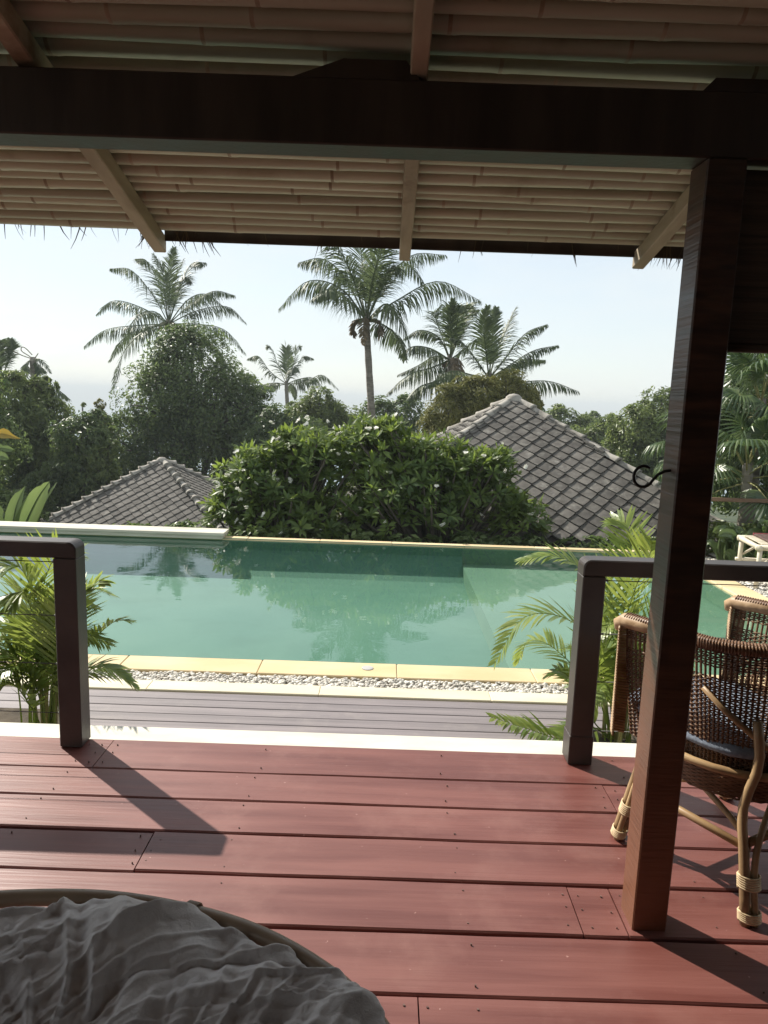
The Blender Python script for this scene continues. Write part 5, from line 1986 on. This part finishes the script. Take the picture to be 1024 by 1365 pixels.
def leg_at(f, z):
    fx, fy = f
    tx, ty = fx * 0.80, (-0.05 if fy > -0.2 else -0.44)
    return Vector((fx + (tx - fx) * z / 0.36, fy + (ty - fy) * z / 0.36, z))
for a, b, z_ in ((0, 2, 0.22), (1, 3, 0.22), (2, 3, 0.24), (0, 1, 0.24)):
    m = MB()
    m.tube([leg_at(feet[a], z_), (leg_at(feet[a], z_) + leg_at(feet[b], z_)) / 2, leg_at(feet[b], z_)], 0.0135, 8)
    m.build('stretcher', MAT['rattan'], ch, smooth=True)


def cushion(name, label, mat, loc, rz, sx, sy, sz, seed, parent=None):
    m = MB()
    N, K = 28, 12
    V, F = [], []
    for j in range(K + 1):
        ph_ = math.pi * j / K
        for i in range(N):
            a = 2 * math.pi * i / N
            c_, s_ = math.cos(a), math.sin(a)
            r_ = (abs(c_) ** 4 + abs(s_) ** 4) ** -0.25
            rr = math.sin(ph_) ** 0.45
            p = Vector((c_ * r_ * rr, s_ * r_ * rr, math.cos(ph_)))
            n_ = mnoise.noise(Vector((p.x * 2 + seed, p.y * 2, p.z * 2))) * 0.06
            V.append((p.x * sx * (1 + n_), p.y * sy * (1 + n_), sz + p.z * sz * (1 + n_)))
    for j in range(K):
        for i in range(N):
            F.append((j * N + i, (j + 1) * N + i, (j + 1) * N + (i + 1) % N, j * N + (i + 1) % N))
    m.add(V, F)
    o = m.build(name, mat, smooth=True, loc=loc)
    o.rotation_euler = (0, 0, rz)
    if label:
        tag(o, label, 'cushion')
    return o


cw = lambda x_, y_, z_: Vector((1.20 + 0.875 * x_ - 0.484 * y_, 2.625 + 0.484 * x_ + 0.875 * y_, z_))
cushion('seat_cushion', 'blue-grey seat cushion lying in the wicker armchair', MAT['cushion_blue'], cw(-0.02, -0.17, 0.455), 0.505, 0.265, 0.28, 0.05, 3)

# ------------------------------------------------------------------ round lounge chair in the foreground
CX, CY, RX, RY = -0.66, 0.905, 0.765, 0.575
lc = empty('lounge_chair', (CX, CY, 0))
tag(lc, 'oval cane bowl chair holding the crumpled grey cushion', 'chair')


def ring(name, rx, ry, z, r, tilt=0.0):
    m = MB()
    pts = []
    for i in range(96):
        a = 2 * math.pi * i / 96
        pts.append((rx * math.cos(a), ry * math.sin(a), z + tilt * math.sin(a) + 0.004 * math.sin(3 * a + 1)))
    m.tube(pts, [r * (1 + 0.03 * math.sin(i * 0.9)) for i in range(96)], 14, closed=True)
    return m.build(name, MAT['papasan'], lc, smooth=True)


ring('rim', RX, RY, 0.445, 0.019)
ring('lower_ring', RX - 0.055, RY - 0.045, 0.385, 0.012)
ring('base_ring', 0.42, 0.36, 0.018, 0.018)
ring('waist_ring', 0.30, 0.24, 0.20, 0.016)
for i in range(20):
    a = 2 * math.pi * i / 20
    m = MB()
    pts = [(RX * math.cos(a), RY * math.sin(a), 0.44), (RX * 0.85 * math.cos(a), RY * 0.85 * math.sin(a), 0.34), (0.30 * math.cos(a), 0.24 * math.sin(a), 0.22)]
    m.tube(cr(pts, 6), 0.009, 7)
    m.build('bowl_rib', MAT['papasan'], lc, smooth=True)
    if i % 2 == 0:
        m = MB()
        m.tube([(0.30 * math.cos(a), 0.24 * math.sin(a), 0.20), (0.42 * math.cos(a), 0.36 * math.sin(a), 0.02)], 0.011, 7)
        m.build('base_strut', MAT['papasan'], lc, smooth=True)
# cane bindings on the rim
bx_ = on(258, 1213, 0.445)
a0 = math.atan2((bx_.y - CY) / RY, (bx_.x - CX) / RX)
for a in (a0, a0 + 1.15, a0 + 2.4, a0 - 1.2, a0 - 2.4):
    m = MB()
    pts = []
    for i in range(7 * 12 + 1):
        b = a + (i / 84 - 0.5) * 0.036
        c_ = Vector((RX * math.cos(b), RY * math.sin(b), 0.445))
        rd = Vector((math.cos(b), math.sin(b), 0))
        pts.append(c_ + (rd * math.cos(i * math.pi / 6) + Vector((0, 0, 1)) * math.sin(i * math.pi / 6)) * 0.0195)
    m.tube(pts, 0.0028, 5)
    m.build('binding', MAT['papasan'], lc, smooth=True)

# the crumpled cushion
NA, NRr = 900, 200


def ridge(x, y, seed):
    """sharp-crested crease field, 0..1"""
    w = 0.5 * mnoise.noise(Vector((x * 0.6, y * 0.6, seed + 5.0)))
    n = mnoise.noise(Vector((x + w, y + w * 1.3, seed)))
    return max(0.0, 1.0 - 2.6 * abs(n)) ** 1.5


SX, SY = 0.005, -0.035                             # the cushion has slipped towards the front right
V = np.zeros(((NRr + 1) * NA, 3))
for j in range(NRr + 1):
    t = j / NRr                                   # 0 centre .. 1 underside of the border
    for i in range(NA):
        a = 2 * math.pi * i / NA
        ca, sa = math.cos(a), math.sin(a)
        lob = 1 + 0.016 * mnoise.noise(Vector((ca * 2.2, sa * 2.2, 4.0))) + 0.012 * mnoise.noise(Vector((ca * 6, sa * 6, 9.0)))
        if t < 0.6:
            q = t / 0.6
            rr = 0.76 * q
            z = 0.375 + 0.075 * q ** 1.6
        else:
            q = (t - 0.6) / 0.4
            an = q * 2.5
            rr = 0.76 + 0.235 * math.sin(min(an, 1.571)) - (0.08 * (an - 1.571) if an > 1.571 else 0)
            z = 0.45 + 0.022 * math.sin(an * 1.1) - 0.105 * q ** 2.2
            aa = math.degrees(a) if a < math.pi else math.degrees(a) - 360
            ov = max(0.0, min(1.0, (58 - aa) / 26)) * max(0.0, min(1.0, (aa + 120) / 40))
            rr += 0.02 * ov * math.sin(min(an, 1.571))
            z += 0.024 * ov * math.sin(min(an, 1.571))
        x, y = RX * rr * lob * ca + SX, RY * rr * lob * sa + SY
        u = a * 0.65                               # coordinate along the border
        h = 0.0
        wx_ = 0.55 * mnoise.noise(Vector((x * 2.6, y * 2.6, 8.0))) + 0.25 * mnoise.noise(Vector((x * 7, y * 7, 28.0)))
        # plump gathers running in from the border, sharp valleys between them
        h += 0.034 * min(1.0, 2.0 * abs(mnoise.noise(Vector((u * 2.9 + rr * 1.4 + wx_, rr * 0.7, 1.0))))) ** 0.55
        # long tension creases in slanting families, each fading in and out
        for (fa_, fb_, sk_, am_, sd2, sh_) in ((4.2, 0.6, -1.0, 0.024, 7.0, 4.5), (5.2, 0.8, 2.0, 0.020, 31.0, 5.0), (8.5, 1.1, -3.0, 0.013, 41.0, 7.0), (9.5, 1.1, 4.5, 0.012, 45.0, 7.0), (13.0, 1.4, -6.0, 0.006, 61.0, 9.0), (15.0, 1.6, 9.0, 0.005, 71.0, 9.0), (3.0, 6.0, 3.0, 0.009, 51.0, 5.5)):
            nn_ = mnoise.noise(Vector((u * fa_ + rr * sk_ + wx_ * 0.9, rr * fb_ + u * 0.3, sd2)))
            mk = max(0.0, min(1.0, 0.5 + 1.5 * mnoise.noise(Vector((x * 2.6, y * 2.6, sd2 + 3)))))
            h += 1.3 * am_ * mk * max(0.0, 1 - (sh_ * 0.85 * nn_) ** 2) ** 1.6
        # a little crumple
        ds = mnoise.voronoi(Vector((x * 6.5 + y * 4.0 + wx_ * 2, y * 6.5 - x * 3.0, 0.3)))[0]
        h += 0.010 * min(1.0, (ds[1] - ds[0]) * 1.3)
        h -= 0.004 * max(0.0, 1 - 10.0 * abs(mnoise.noise(Vector((x * 6 - y * 5, y * 5 + x * 4, 17.0)))))
        h += 0.0016 * max(0.0, 1 - 6.0 * abs(mnoise.noise(Vector((x * 20 - y * 12, y * 14 + x * 9, 19.0)))))
        h += 0.02 * mnoise.noise(Vector((x * 3.4, y * 3.4, 3.0))) - 0.022
        h *= 0.55 + 0.45 * min(1, t * 1.5)
        er = max(0.0, min(1.0, (t - 0.72) / 0.18))
        z += h * (1 - 0.75 * er)
        x += ca * h * er * 0.7
        y += sa * h * er * 0.7
        V[j * NA + i] = (x, y, z)
F = []
jj, ii = np.meshgrid(np.arange(NRr), np.arange(NA), indexing='ij')
F = np.stack([jj * NA + ii, jj * NA + (ii + 1) % NA, (jj + 1) * NA + (ii + 1) % NA, (jj + 1) * NA + ii], -1).reshape(-1, 4)[:, ::-1]
cu = put('seat_cushion', fast_mesh('seat_cushion', V, F, MAT['linen'], smooth=True), None, (CX, CY, 0.0))
tag(cu, 'large crumpled grey linen cushion in the oval cane chair', 'cushion')

# ------------------------------------------------------------------ sea haze
hz = MB()
hz.box(-26000, 26000, -26000, 26000, -95, 14)
hm, hn, hl_, ho = mat_new('sea_haze')
pv = hn.new('ShaderNodeVolumePrincipled')
pv.inputs['Color'].default_value = (0.76, 0.82, 0.86, 1)
pv.inputs['Density'].default_value = 0.0011
pv.inputs['Anisotropy'].default_value = 0.0
hl_.new(pv.outputs['Volume'], ho.inputs['Volume'])
tag(hz.build('haze', hm), 'pale sea haze lying over the slope and the sea', 'haze', kind='stuff')
